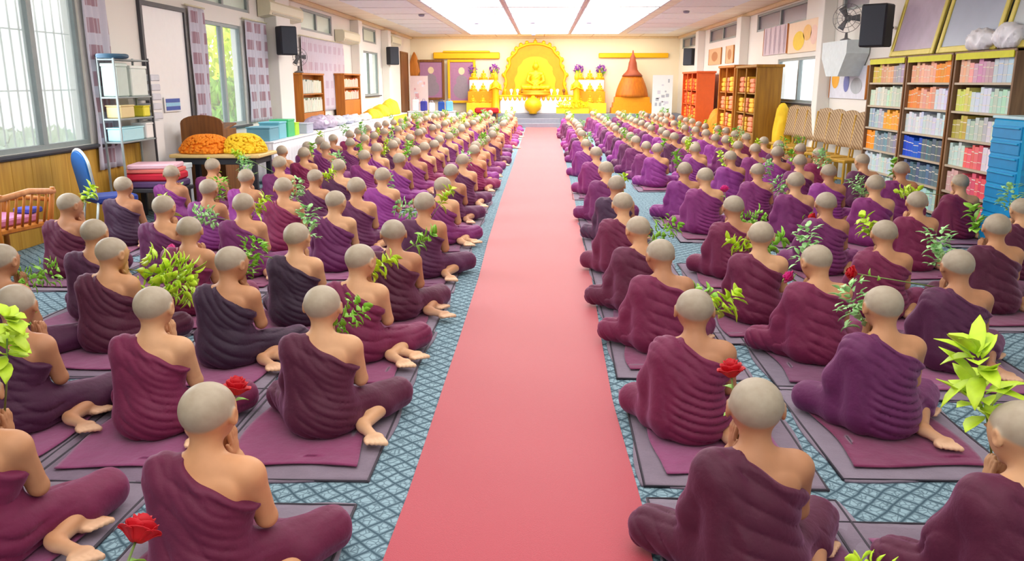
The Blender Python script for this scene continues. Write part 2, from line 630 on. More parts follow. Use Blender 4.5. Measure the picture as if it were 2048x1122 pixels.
def robe_field(v):
    sd = v['seed']
    rs = np.random.RandomState(sd)
    fr = 1 / rs.uniform(.036, .048)
    def f(P):
        x, y, z = P[:, 0], P[:, 1], P[:, 2]
        d = torso(P, .017)
        # seat spreads on the mat
        d = smin(d, elli(P, (0, -.10, .05), (.165, .145, .075)), .06)
        # left shoulder, sleeve and the cloth hanging from the arm
        sh, el, wr = arm_pts(v, -1)
        g = v['drape']
        d = smin(d, caps(P, (-.142, -.045, .398), el, .064, .052 + g), .04)
        wr2 = tuple(el[i] + (wr[i] - el[i]) * .85 for i in range(3))
        d = smin(d, caps(P, el, wr2, .052, .042), .03)
        d = smin(d, caps(P, el, (el[0] + .01, el[1] - .02, .07), .042 + g * 1.4, .050 + g * 1.4), .05)
        d = smin(d, caps(P, (-.12, -.09, .37), (-.115, -.13, .10), .050 + g, .055 + g * 1.6), .05)
        for q in legs(P, .013, v, True):
            d = smin(d, q, .045)
        d = smin(d, elli(P, (0, .08, .06), (.20, .15, .055)), .06)
        if v.get('flap'):
            # loose end of the robe thrown over the left shoulder, hanging down the back
            d = smin(d, caps(P, (-.10, -.10, .43), (-.05, -.195, .16), .035, .042), .02)
        d = smin(d, caps(P, (.04, -.085, .345), (.135, -.062, .325), .050, .047), .03)
        # folds: soft swells parted by thin irregular creases
        w1 = wob(P, sd + 5, 5.0); w2 = wob(P, sd + 4, 12.0); w3 = wob(P, sd + 6, 8.0)
        r = np.sqrt((x - .24) ** 2 + (z - .60) ** 2 + (.35 * y) ** 2)
        def crease(q, p=.45):
            return 1 - np.abs(np.sin(np.pi * q)) ** p
        c1 = crease(r * fr * 1.0 + w1 * 1.7 + w2 * .55) * np.clip(.62 + 1.4 * w3, .08, 1)
        c2 = crease((z * .8 + x * .55) * 15 + w2 * .8 + w1 * 1.5) * np.clip(.35 - 1.6 * w3, 0, 1)
        c3 = crease((x * .95 + y * .8 + z * .22) * 15 + w2 * .55 + w1) * np.clip(.6 + w3, .15, 1)
        th = np.array(v['rknee']) - np.array((.08, -.07, .095)); th /= np.linalg.norm(th)
        pr = np.cross(th, (0, 0, 1))
        c4 = crease((P @ pr.astype(np.float32) * .8 + z * .7 + (P @ th.astype(np.float32)) * .25) * 17 + w2 * .6) * np.clip(.55 + w3, .1, 1)
        low = np.clip((.17 - z) / .07, 0, 1) * np.clip((y + .05) / .06, 0, 1)
        lft = np.clip((-x - .07) / .06, 0, 1) * (1 - low)
        mid = 1 - low - lft
        d = d + .0165 * ((c1 + .8 * c2) * mid + c3 * lft + .8 * c4 * low) - .003
        d = d + .0045 * w2 + .0030 * wob(P, sd + 7, 34.0)
        # neckline from the left side of the neck to below the bare right arm
        pl = z - (.462 - (x + .055) * v['slope'] - .25 * np.maximum(y + .02, 0) + np.clip(-x - .045, 0, 1) * 2.2 + .006 * np.sin(x * 40 + sd))
        pl = np.where(low > .5, -1, pl)
        rim = np.exp(-((pl + .012) / .009) ** 2) * (x < .2)
        d = d - .0055 * rim
        d = -smin(-d, -pl, .006)
        # the bare right arm is free of cloth
        shr, elr, wrr = arm_pts(v, 1)
        a = np.minimum(caps(P, shr, elr, .050, .039), caps(P, elr, wrr, .039, .026))
        d = -smin(-d, np.where((z > .17) & ((x > .135) | (y > .09)), a, 1.0), .006)
        hh = np.minimum(caps(P, (v['hand'][0], v['hand'][1], v['hand'][2]), np.array(v['hand']) + np.array(v['hdir']) * .12, .05, .05), 1.0)
        d = np.maximum(d, -hh)
        return np.maximum(d, -z + .001)
    return f

SKIN = m_skin()
ROBE = m_objcolor('robe_cloth', 0.62, 0.28, wr=26, bump=0.35, var=0.16, spec=0.35)
base = dict(seed=1, yaw=0.0, pitch=-.12, hand=(.0, .165, .375), hdir=(0, -.18, 1), elb=(.172, .015, .225),
            rknee=(.33, .20, .075), lknee=(-.27, .20, .07), rank=(.20, -.14, .036), rfoot=(.45, -.85, -.05),
            lank=(.16, .10, .036), lfoot=(.9, -.15, -.02), slope=.60, drape=.0)
def var_(**k):
    d = dict(base); d.update(k); return d
VARS = [
    var_(seed=11, yaw=-.10, lank=(.03, .13, .04), lfoot=(.95, .05, -.02)),
    var_(seed=23, yaw=-.45, pitch=-.20, lank=(.24, -.02, .036), lfoot=(.85, -.45, -.02), rank=(.22, -.12, .036), hand=(.01, .150, .42), rfoot=(.7, -.7, -.05)),
    var_(seed=37, yaw=.22, pitch=-.28, rknee=(.30, .26, .075), rank=(.24, -.06, .036), rfoot=(.75, -.5, -.04), hand=(0, .175, .35)),
    var_(seed=41, yaw=.08, pitch=-.22, flap=True, drape=.022, lknee=(-.27, .17, .07), rank=(.17, -.16, .036), rfoot=(.25, -.9, -.05), slope=.5, elb=(.180, .01, .22)),
    var_(seed=59, yaw=-.18, pitch=-.10, flap=True, drape=.006, lknee=(-.30, .17, .07), slope=.55, elb=(.176, .0, .23)),
    var_(seed=67, yaw=.30, pitch=-.34, drape=.02, flap=True, lknee=(-.31, .12, .07), slope=.42, hand=(0, .18, .33), elb=(.184, .02, .21), rank=(.14, -.14, .036), rfoot=(.9, -.5, -.05)),
]
def zones_for(vt, v):
    P = vt.astype(np.float32)
    H = head_local(P, v)
    z = np.zeros((len(P), 4)); z[:, 3] = 1
    hx, hy, hz = H.T
    # hairline: crown and back of the skull, above the forehead and behind the ears
    line = .052 - np.clip(.075 - hy, 0, .2) * .72
    line = np.maximum(line, -.058)
    sc = np.clip((hz - line) / .016, 0, 1) * np.clip((.093 - np.abs(hx)) / .006 + .6, 0, 1)
    sc *= (np.sqrt((H * H).sum(1)) < .13)
    z[:, 0] = sc
    face = (hy > .07) & (np.abs(hx) < .06)
    brow = np.clip(1 - np.abs(hz - .024 + (np.abs(hx) - .034) ** 2 * 8) / .0045, 0, 1) * (np.abs(hx) > .014) * (np.abs(hx) < .054)
    lash = np.clip(1 - np.abs(hz + .004) / .0035, 0, 1) * (np.abs(hx) > .021) * (np.abs(hx) < .048) * .9
    lip = np.clip(1 - ((hx / .024) ** 2 + ((hz + .061) / .012) ** 2), 0, 1) * .6
    z[:, 1] = np.maximum(np.maximum(brow, lash), lip) * face
    z[:, 2] = np.clip((.06 - P[:, 2]) / .03, 0, 1) * (P[:, 1] < .1)
    return z
PROTO = []
for i, v in enumerate(VARS):
    bv, bq = surface_nets(body_field(v), (-.44, -.42, -.01), (.48, .36, .74), .0062)
    bm_ = np_mesh('person', bv, bq, SKIN, zones_for(bv, v))
    rv, rq = surface_nets(robe_field(v), (-.50, -.36, -.01), (.50, .42, .54), .0072)
    rm_ = np_mesh('robe', rv, rq, ROBE)
    PROTO.append((bm_, rm_))

def monk(x, y, vi, robe_rgb, skin_rgb, label, group, rz=0.0, s=1.0, z=0.0):
    b, r = PROTO[vi]
    o = bpy.data.objects.new('person', b)
    o.location = (x, y, z)
    o.rotation_euler = (0, 0, rz)
    o.scale = (s, s, s)
    o.color = (*s2l(skin_rgb), 1)
    COL.objects.link(o)
    c = bpy.data.objects.new('robe', r)
    c.parent = o
    c.color = (*s2l(robe_rgb), 1)
    COL.objects.link(c)
    return tag(o, label, 'person', group)
# ------------------------------------------------------------------ the room
M_WALL = mat('wall_paint', (238, 236, 230), 0.7, var=.02, scale=2)
M_WALLB = mat('back_wall_paint', (244, 232, 208), 0.7, var=.02, scale=2)
M_WHITE = mat('white_plastic', (235, 236, 238), 0.4, var=.03)
M_DARK = mat('dark_frame', (62, 64, 72), 0.5)
M_BLACK = mat('speaker_black', (36, 40, 50), 0.55)
M_ALU = mat('window_frame', (146, 158, 160), 0.45)
M_CREAM = mat('aircon_cream', (226, 224, 196), 0.45, var=.03)
M_GOLD = mat('gold_leaf', (248, 190, 20), 0.38, metal=.25, var=.1, scale=30, bump=.15)
M_GOLD2 = mat('orange_gold', (244, 160, 20), 0.42, metal=.25, var=.15, scale=20)
M_YEL = mat('yellow_cloth', (250, 205, 40), 0.75, var=.12, bump=.3)
M_ORG = mat('orange_cloth', (245, 140, 20), 0.75, var=.15, bump=.3)
M_CLOTH = mat('white_cloth', (238, 238, 244), 0.8, var=.04, bump=.2)
M_WPANEL = m_wood('wood_panelling', (214, 168, 68), (186, 138, 48), 2.2)
M_WBROWN = m_wood('brown_wood', (142, 92, 42), (108, 66, 30), 2.5)
M_WORANGE = m_wood('orange_wood', (204, 128, 40), (172, 98, 30), 2.5)
M_WSHELF = m_wood('shelf_wood', (150, 116, 84), (112, 84, 62), 2.5)
M_LEAF = mat('leaf_green', (140, 200, 64), 0.5, var=.3, scale=25)
M_LEAFY = mat('leaf_lime', (196, 228, 52), 0.5, var=.25, scale=25)
M_LEAFB = mat('leaf_bluish', (168, 220, 148), 0.5, var=.25, scale=25)
M_STEM = mat('stem_green', (130, 158, 84), 0.6)
M_RED = mat('rose_red', (196, 4, 30), 0.65, var=.2, scale=40)
M_MAG = mat('rose_magenta', (210, 30, 130), 0.6, var=.2, scale=40)
M_PUR = mat('orchid_purple', (150, 70, 190), 0.6, var=.25, scale=30)
M_BLUE = mat('blue_vinyl', (10, 100, 180), 0.5)
M_TEAL = mat('blue_drawer_plastic', (20, 160, 215), 0.35)
M_COVER = m_objcolor('book_cover', 0.5, 0.0, wr=8, bump=0, var=.1)
M_PAPER = mat('paper', (236, 230, 216), 0.8, var=.04)
M_PINK = mat('pink_print', (240, 214, 214), 0.7, var=.06)
def m_emit(name, rgb, st):
    k = NT(name)
    k.b.inputs['Base Color'].default_value = (.8, .8, .8, 1)
    k.b.inputs['Emission Color'].default_value = (*s2l(rgb), 1)
    k.b.inputs['Emission Strength'].default_value = st
    return k.m

def m_floor():
    k = NT('patterned_rug')
    tc = k.n('ShaderNodeTexCoord')
    sp = k.n('ShaderNodeSeparateXYZ')
    k.l(tc.outputs['Object'], sp.inputs[0])
    no = k.n('ShaderNodeTexNoise'); no.inputs['Scale'].default_value = 5
    k.l(tc.outputs['Object'], no.inputs['Vector'])
    wv = k.math('MULTIPLY_ADD', no.outputs[0], .06, -.03)
    a = k.math('ADD', sp.outputs[0], sp.outputs[1]); a = k.math('ADD', a, wv)
    b = k.math('SUBTRACT', sp.outputs[0], sp.outputs[1]); b = k.math('ADD', b, wv)
    f = 30.0
    la = k.math('ABSOLUTE', k.math('SINE', k.math('MULTIPLY', a, f)))
    lb = k.math('ABSOLUTE', k.math('SINE', k.math('MULTIPLY', b, f)))
    m1 = k.math('MINIMUM', la, lb)
    vo = k.n('ShaderNodeTexVoronoi', feature='DISTANCE_TO_EDGE'); vo.inputs['Scale'].default_value = 34
    k.l(tc.outputs['Object'], vo.inputs['Vector'])
    e2 = k.math('MULTIPLY', vo.outputs['Distance'], 3.2)
    m = k.math('MINIMUM', m1, k.math('ADD', e2, .18))
    cr = k.n('ShaderNodeValToRGB')
    e = cr.color_ramp.elements
    e[0].position = .10; e[0].color = (*s2l((70, 92, 106)), 1)
    e[1].position = .55; e[1].color = (*s2l((146, 174, 188)), 1)
    k.l(m, cr.inputs[0])
    k.l(cr.outputs[0], k.b.inputs['Base Color'])
    k.b.inputs['Roughness'].default_value = .9
    k.b.inputs['Specular IOR Level'].default_value = .1
    k.bump(m, .3, .004)
    return k.m
M_FLOOR = m_floor()
def m_red():
    k = NT('red_carpet')
    tc = k.n('ShaderNodeTexCoord')
    n1 = k.n('ShaderNodeTexNoise'); n1.inputs['Scale'].default_value = 260; n1.inputs['Detail'].default_value = 2
    n2 = k.n('ShaderNodeTexNoise'); n2.inputs['Scale'].default_value = 1.3
    k.l(tc.outputs['Object'], n1.inputs['Vector']); k.l(tc.outputs['Object'], n2.inputs['Vector'])
    c = k.mixc(n1.outputs[0], s2l((150, 16, 46)), s2l((188, 44, 74)))
    c = k.mixc(k.math('MULTIPLY', n2.outputs[0], .3), c, s2l((190, 34, 62)))
    k.l(c, k.b.inputs['Base Color'])
    k.b.inputs['Roughness'].default_value = .55
    k.b.inputs['Specular IOR Level'].default_value = .38
    k.b.inputs['Sheen Weight'].default_value = .75
    k.b.inputs['Sheen Roughness'].default_value = .5
    k.b.inputs['Sheen Tint'].default_value = (1, .62, .62, 1)
    k.bump(n1.outputs[0], .35, .003)
    return k.m
def m_ceiling():
    k = NT('ceiling_tiles')
    tc = k.n('ShaderNodeTexCoord')
    br = k.n('ShaderNodeTexBrick')
    br.offset = 0
    br.inputs['Scale'].default_value = 1.0
    br.inputs['Brick Width'].default_value = 1.9
    br.inputs['Row Height'].default_value = .95
    br.inputs['Mortar Size'].default_value = .018
    br.inputs['Color1'].default_value = (*s2l((254, 244, 222)), 1)
    br.inputs['Color2'].default_value = (*s2l((252, 238, 214)), 1)
    br.inputs['Mortar'].default_value = (*s2l((206, 174, 130)), 1)
    k.l(tc.outputs['Object'], br.inputs['Vector'])
    k.l(br.outputs[0], k.b.inputs['Base Color'])
    k.b.inputs['Roughness'].default_value = .6
    return k.m

def struct(o, kind='structure'):
    return tag(o, kind=kind)
f = MB().box((0, (YB + YF) / 2, -.06), (XR - XL, YB - YF, .12)).build('floor', M_FLOOR); struct(f)
c = MB().box((0, (YB + YF) / 2, ZC + .06), (XR - XL + .4, YB - YF, .12)).build('ceiling', m_ceiling()); struct(c)
struct(MB().box((0, YB + .1, ZC / 2), (XR - XL + .4, .2, ZC)).build('wall_back', M_WALLB))

struct(MB().box((0, YF - .1, ZC / 2), (XR - XL + .4, .2, ZC)).build('wall_front', M_WALL))

def wall_side(name, x, sgn, holes):
    """a wall 0.2 m thick with rectangular openings (y0, y1, z0, z1)"""
    ys = sorted({YF, YB, *[h[0] for h in holes], *[h[1] for h in holes]})
    mb = MB()
    for a, b in zip(ys[:-1], ys[1:]):
        zz = sorted([(h[2], h[3]) for h in holes if h[0] <= a and h[1] >= b])
        z = 0
        for z0, z1 in zz + [(ZC, ZC)]:
            if z0 > z:
                mb.box((x + sgn * .1, (a + b) / 2, (z + z0) / 2), (.2, b - a, z0 - z))
            z = z1
    return struct(mb.build(name, M_WALL))
LW = [(3.6, 9.85, .98, 2.9), (13.45, 15.2, .96, 2.68), (19.0, 21.8, 2.86, 3.34), (23.9, 27.5, 2.9, 3.34), (13.2, 15.7, 2.94, 3.3), (25.0, 27.7, 1.3, 2.64)]
RW = [(18.1, 22.2, 2.95, 3.38), (24.4, 28.4, 2.95, 3.38), (30.6, 33.9, 2.98, 3.38), (14.7, 16.0, 2.95, 3.3), (16.9, 20.0, 1.28, 2.22)]
wall_side('wall_left', XL, -1, LW)
wall_side('wall_right', XR, 1, RW)

def m_glass(nm='pale_window_glass', al=.22):
    k = NT(nm)
    k.b.inputs['Base Color'].default_value = (*s2l((226, 238, 236)), 1)
    k.b.inputs['Roughness'].default_value = .12
    k.b.inputs['Transmission Weight'].default_value = .0
    k.b.inputs['Alpha'].default_value = al
    return k.m
M_GLASS = m_glass()
M_FROST = mat('frosted_pane', (206, 226, 210), .3, var=.04)
M_DGLASS = mat('dark_louvre_glass', (126, 118, 130), .25, var=.1)
def window(n, x, sgn, hole, nm, bars=True, gm=None, fm=M_ALU, sill=True):
    y0, y1, z0, z1 = hole
    e = empty('window_%d' % n, (x + sgn * .06, y0, z0)); e['kind'] = 'structure'
    L, Hh = y1 - y0, z1 - z0
    t = .055
    fr = MB()
    for zz in (t / 2, Hh - t / 2):
        fr.box((0, L / 2, zz), (.07, L, t))
    for i in range(nm + 1):
        fr.box((0, t / 2 + (L - t) * i / nm, Hh / 2), (.08 if 0 < i < nm else .07, t * (1.6 if 0 < i < nm else 1), Hh - 2 * t))
    struct(fr.build('window_frame', fm, e))
    for i in range(nm):
        struct(MB().box((sgn * .012, L * (i + .5) / nm, Hh / 2), (.006, L / nm - t, Hh - 2 * t)).build('window_pane', gm or M_GLASS, e))
    if bars:
        b = MB()
        k = int(L / .16)
        for i in range(1, k):
            b.tube([(sgn * .07, L * i / k, .03), (sgn * .07, L * i / k, Hh - .03)], .010, 6)
        for zz in (.33, .66):
            b.tube([(sgn * .07, .03, Hh * zz), (sgn * .07, L - .03, Hh * zz)], .008, 6)
        struct(b.build('window_bars', mat('white_bars', (205, 214, 214), .5), e))
    if sill:
        struct(MB().box((-sgn * .09, L / 2, -.02), (.10, L + .1, .035), bev=.006).build('window_sill', M_DARK, e))
window(1, XL, -1, LW[0], 7, gm=m_glass('whitish_window_glass', .45))  # denser pale glass, whitens the view outside more than other panes
window(2, XL, -1, LW[1], 2, bars=False)
window(3, XL, -1, LW[4], 2, False, M_FROST, sill=False)
window(4, XL, -1, LW[2], 2, False, M_FROST, sill=False)
window(5, XL, -1, LW[3], 2, False, M_FROST, sill=False)
window(6, XL, -1, LW[5], 2, False)
window(7, XR, 1, RW[0], 2, False, M_DGLASS, sill=False)
window(8, XR, 1, RW[1], 2, False, M_DGLASS, sill=False)
window(9, XR, 1, RW[2], 2, False, M_DGLASS, sill=False)
window(10, XR, 1, RW[3], 1, False, M_DGLASS, sill=False)
window(11, XR, 1, RW[4], 2, False, M_GLASS, M_ALU)
# wood panelling below the left windows with a cap rail
pb = MB()
for i in range(26):
    pb.box((XL + .012, 2.6 + i * .34, .46), (.024, .335, .92), bev=.004)
struct(pb.build('trim_1', M_WPANEL))
struct(MB().box((XL + .03, 6.9, .945), (.06, 9.0, .04), bev=.008).build('trim_2', M_DARK))
# cornice along the ceiling
for n, x in ((3, XL + .05), (4, XR - .05)):
    struct(MB().box((x, (YB + YF) / 2, ZC - .05), (.10, YB - YF, .10), bev=.02).build('trim_%d' % n, mat('cornice_tan', (226, 200, 160), .6)))
struct(MB().box((0, YB - .05, ZC - .04), (XR - XL - .2, .10, .08), bev=.02).build('trim_5', mat('cornice_tan', (226, 200, 160), .6)))
# wall pillars
for n, (x, y, d) in enumerate(((XL + .12, 16.95, .9), (XL + .12, 24.1, .5), (XL + .12, 28.6, .5), (XR - .12, 16.4, .30), (XR - .12, 23.2, .5), (XR - .12, 29.4, .5))):
    struct(MB().box((x, y, ZC / 2 - .05), (.24, d, ZC - .1), bev=.01).build('trim_%d' % (6 + n), M_WALL))
# white door panel with a dark frame on the left wall, brown door at the far left
def door(n, x, sgn, y0, y1, z1, pm, fm):
    e = empty('door_%d' % n, (x, y0, 0)); e['kind'] = 'structure'
    L = y1 - y0
    struct(MB().box((sgn * .02, .03, z1 / 2), (.06, .06, z1)).box((sgn * .02, L - .03, z1 / 2), (.06, .06, z1)).box((sgn * .02, L / 2, z1 - .03), (.06, L - .12, .06)).build('door_frame', fm, e))
    struct(MB().box((sgn * .01, L / 2, z1 / 2 - .03), (.03, L - .12, z1 - .06), bev=.004).build('door_panel', pm, e))
    struct(MB().tube([(sgn * .04, L - .16, 1.0), (sgn * .08, L - .16, 1.0), (sgn * .08, L - .28, 1.0)], .011, 8).build('door_handle', M_ALU, e))
door(1, XL, 1, 11.3, 12.75, 2.78, M_WHITE, M_DARK)
door(2, XL, 1, 31.9, 33.6, 2.85, M_WBROWN, M_WBROWN)
door(3, XR, -1, 23.5, 24.3, 2.2, M_WHITE, M_WBROWN)

# ceiling light panels
ems = [m_emit('light_panel_%d' % i, (255, 252, 244), v) for i, v in enumerate((PANEL_NEAR, PANEL_MID, PANEL_FAR))]
M_TRIM = mat('panel_trim', (224, 222, 226), .5)
protos = {}
for r in range(19):
    y = 1.0 + (r - 2) * 1.9
    k = 0 if y < 11 else (1 if y < 21 else 2)
    for cx in (-1.9, 0, 1.9):
        if k not in protos:
            e = empty('ceiling_light', (cx, y, ZC))
            f_ = MB()
            for sx, sy, dx, dy in ((0, -.89, 1.86, .05), (0, .89, 1.86, .05), (-.905, 0, .05, 1.73), (.905, 0, .05, 1.73)):
                f_.box((sx, sy, -.012), (dx, dy, .024), bev=.003)
            f_.build('frame', M_TRIM, e)
            MB().box((0, 0, -.008), (1.76, 1.73, .012)).build('diffuser', ems[k], e)
            protos[k] = e
        else:
            e = copy_tree(protos[k]); e.location = (cx, y, ZC)
        side = {-1.9: 'left', 0: 'middle', 1.9: 'right'}[cx]
        tag(e, 'lit square ceiling panel in the %s row above the seated crowd' % side, 'ceiling light', 'square light panels of the %s ceiling row' % side)
for (x, y) in ((-3.3, 22.96), (-2.06, 25.98), (-.36, 25.84), (-.41, 32.3), (1.34, 25.9), (3.62, 22.13)):
    o = MB().lathe((0, 0, 0), [(.05, -.05), (.075, -.035), (.085, 0)], 16).build('smoke_detector', mat('detector_grey', (150, 146, 170), .5), None, (x, y, ZC - .03))
    nm = {(-3.3, 22.96): 'left of the light panels', (-2.06, 25.98): 'beside the left light row', (-.36, 25.84): 'near the ceiling centre, first before the altar', (-.41, 32.3): 'closest to the altar wall', (1.34, 25.9): 'beside the right light row', (3.62, 22.13): 'right of the light panels'}[(x, y)]
    tag(o, 'small round grey detector on ceiling, ' + nm, 'detector', 'detectors on the ceiling')

for r in range(8, 17):
    for cx in (-3.85, 3.85):
        o = MB().box((0, 0, -.010), (1.5, 1.7, .02), bev=.004).build('ceiling_board', mat('lavender_board', (250, 246, 254), .6), None, (cx, 1.0 + r * 1.9, ZC))
        sd = 'left' if cx < 0 else 'right'
        tag(o, 'unlit lavender white ceiling board on the %s of the light panels' % sd, 'ceiling board', 'unlit ceiling boards on the %s' % sd)
# outdoor greenery seen through the left windows
def leaf_ball(name, c, r, n, seed, mm, ls=.16):
    rs = random.Random(seed)
    mb = MB()
    for i in range(n):
        a, b = rs.uniform(0, 2 * PI), math.acos(rs.uniform(-1, 1))
        q = rs.uniform(.55, 1) ** .5
        p = Vector((r[0] * q * math.sin(b) * math.cos(a), r[1] * q * math.sin(b) * math.sin(a), r[2] * q * math.cos(b)))
        R = Euler((rs.uniform(0, 6), rs.uniform(0, 6), rs.uniform(0, 6))).to_matrix().to_4x4()
        s = ls * rs.uniform(.6, 1.3)
        mb.add([(-s, 0, 0), (0, -s * .4, .02), (s, 0, 0), (0, s * .4, .02)], [(0, 1, 2, 3)], 0, False, Matrix.Translation(p) @ R)
    return mb
for i, (x, y, z, r, mm, lab) in enumerate(((-8.6, 22.3, 1.7, (1.9, 2.8, 1.7), mat('lime_tree_leaf', (232, 252, 50), .5, var=.15, scale=4), 'bright lime green shrub outside the tall window between the patterned curtains'), (-7.6, 20.2, .7, (1.0, 1.3, 1.1), M_LEAF, 'mid green shrub outside, lower and nearer than the lime green one'), (-8.6, 12.5, .25, (1.0, 3.6, .70), mat('pale_hedge_leaf', (206, 226, 196), .6, var=.12), 'pale low hedge outside the large barred window'))):
    e = empty('shrub', (x, y, 0), label=lab, cat='shrub')
    b = leaf_ball('foliage', (0, 0, 0), r, 2600, 5 + i, mm, .19)
    b.v = [(a, b_, c_ + z) for a, b_, c_ in b.v]
    b.build('foliage', mm, e)
    MB().tube([(0, 0, -.2), (.05, 0, z * .6), (0, .1, z + .3)], [.06, .05, .02], 8).build('stem', M_WBROWN, e)
struct(MB().box((-12, 15, -.3), (12.8, 40, .2)).build('ground', mat('outdoor_paving', (206, 210, 204), .8)))

# red carpet: a long strip, its edges as they lie on the floor
ys = [-1.2, 2.65, 3.12, 4.2, 5.1, 7.05, 8.95, 12.15, 16.45, 21.45, 32.3]
xl = [-.57, -.57, -.56, -.56, -.56, -.565, -.60, -.625, -.63, -.65, -.68]
xr = [.41, .41, .42, .39, .40, .44, .44, .47, .485, .50, .52]
mb = MB(); vs = []; fs = []
NY, NX = 170, 12
for j in range(NY + 1):
    y = ys[0] + (ys[-1] - ys[0]) * (j / NY) ** 1.3
    a, b = np.interp(y, ys, xl), np.interp(y, ys, xr)
    rip = .004 * math.exp(-((y - 3.0) / .05) ** 2) + .003 * math.exp(-((y - 3.35) / .06) ** 2) + .003 * math.exp(-((y - 8.9) / .05) ** 2) + .002 * math.sin(y * 3.1)
    for i in range(NX + 1):
        u = i / NX
        vs.append((a + (b - a) * u, y, .010 + rip + .002 * math.sin(u * 9 + y)))
o_ = len(vs)
for j in range(NY):
    for i in range(NX):
        q = j * (NX + 1) + i
        fs.append((q, q + 1, q + NX + 2, q + NX + 1))
    for i, d in ((0, 1), (NX, -1)):
        pass
mb.add(vs, fs, 0, True)
vs2 = []; fs2 = []
for side in (0, NX):
    base_ = len(vs2)
    for j in range(NY + 1):
        p = vs[j * (NX + 1) + side]
        vs2 += [p, (p[0], p[1], 0.0)]
    for j in range(NY):
        a = base_ + 2 * j
        fs2.append((a, a + 1, a + 3, a + 2))
mb.add(vs2, fs2, 0, False)
tag(mb.build('red_carpet', m_red()), 'long red runner carpet down the middle aisle to the altar steps', 'carpet')

# platform and steps in front of the altar
M_STEP = mat('grey_step_carpet', (134, 136, 150), .85, bump=.2)
tag(MB().box((0, 33.85, .25), (XR - XL - .02, 1.28, .50), bev=.01).build('altar_platform', M_STEP), kind='structure')
e = empty('step', (-.2, 32.85, 0), label='grey carpeted double step at the end of the red carpet', cat='step')
MB().box((0, -.40, .08), (1.7, .30, .16), bev=.01).build('lower_tread', M_STEP, e)
MB().box((0, -.08, .165), (1.7, .32, .33), bev=.01).build('upper_tread', M_STEP, e)

# ------------------------------------------------------------------ altar
def T(name, mb, mm, label, cat, group=None, loc=(0, 0, 0), rz=0):
    return tag(mb.build(name, mm, None, loc, rz), label, cat, group)
# tiered altar table
e = empty('altar_table', (-.3, 33.85, .50), label='low white and gold altar table carrying the seated golden figure', cat='table')
MB().box((0, 0.05, .33), (2.9, .72, .66), bev=.02).build('body', M_CLOTH, e)
MB().box((0, .05, .685), (3.0, .78, .05), bev=.015).build('top', M_GOLD, e)
fr = MB()
for i in range(16):
    fr.lathe((-1.42 + i * .19, -.34, .60), [(.0, -.12), (.05, -.06), (.085, .06)], 8, 0, 1, .15)
fr.build('fringe', M_GOLD2, e)
# arch halo: pointed golden panel with flame edge
def arch_poly(w_, h_, n=18):
    pts = []
    for i in range(n + 1):
        t = i / n
        x = w_ * (math.cos(t * PI / 2) ** .75) * (1 + .05 * math.cos(t * 26))
        z = h_ * (math.sin(t * PI / 2) ** .9)
        pts.append((x, z))
    return pts + [(-x, z) for x, z in pts[::-1][1:]]
RX = Matrix.Rotation(PI / 2, 4, 'X')
e = empty('altar_arch', (-.36, 34.28, 1.21), label='tall pointed golden arch panel behind the seated golden figure', cat='arch')
MB().prism(arch_poly(1.24, 2.0), -.05, .05, 0, RX).build('panel', mat('deep_gold', (246, 150, 8), .45, metal=.2, var=.15, scale=9), e)
rim = MB()
pp = arch_poly(1.24, 2.0)
rim.tube([(x, -.06, z) for x, z in pp], .055, 8)
for i in range(2, len(pp) - 2, 2):
    rim.ell((pp[i][0] * 1.03, -.05, pp[i][1] * 1.03), (.085, .05, .10), 8, 6)
rim.build('flame_border', M_GOLD, e)
MB().prism(arch_poly(.85, 1.5), .052, .075, 0, RX).build('inner_panel', M_GOLD, e)
MB().lathe((0, 0, 1.95), [(.10, 0), (.06, .08), (.03, .16), (.01, .28)], 12).build('finial', M_GOLD, e)
# seated golden statue
def statue(name, loc, s, mm, label, group=None, rz=PI):
    """cross-legged figure, one continuous surface"""
    def f(P):
        d = elli(P, (0, -.02, .16), (.20, .15, .13))
        d = smin(d, elli(P, (0, -.02, .36), (.15, .10, .20)), .05)
        d = smin(d, caps(P, (-.17, -.02, .48), (.17, -.02, .48), .06, .06), .05)
        d = smin(d, caps(P, (0, 0, .5), (0, 0, .60), .05, .05), .03)
        d = smin(d, elli(P, (0, .01, .69), (.085, .095, .11)), .02)
        d = smin(d, elli(P, (0, 0, .82), (.04, .04, .06)), .03)
        for sx in (-1, 1):
            d = smin(d, caps(P, (sx * .19, -.02, .47), (sx * .24, .03, .27), .05, .042), .03)
            d = smin(d, caps(P, (sx * .24, .03, .27), (sx * .04, .20, .16), .040, .032), .02)
            d = smin(d, caps(P, (sx * .10, .0, .09), (sx * .36, .14, .08), .095, .075), .04)
            d = smin(d, caps(P, (sx * .36, .14, .08), (-sx * .08, .24, .07), .072, .05), .03)
            d = smin(d, elli(P, (sx * .09, .0, .67), (.012, .02, .05)), .01)
        d = smin(d, elli(P, (0, .10, .67), (.014, .016, .026)), .01)
        d = d + .004 * np.sin((P[:, 2] + P[:, 0] * .7) * 70) * (P[:, 2] < .5)
        return np.maximum(d, -P[:, 2])
    vt, q = surface_nets(f, (-.5, -.22, -.01), (.5, .36, .90), .02)
    e = empty(name, loc, rz, label, 'statue', group)
    e.scale = (s, s, s)
    me = np_mesh('body', vt, q, mm)
    o = bpy.data.objects.new('body', me); o.parent = e; COL.objects.link(o)
    o.location = (0, 0, .14)
    pr = [(.50, 0), (.52, .03), (.44, .07), (.50, .12), (.47, .14)]
    MB().lathe((0, .03, 0), pr, 24, 0, 1, .62).build('lotus_base', M_GOLD2, e)
    return e
st = statue('buddha_statue', (-.33, 33.80, 1.211), 1.35, M_GOLD, 'large golden cross-legged statue in front of the pointed arch')
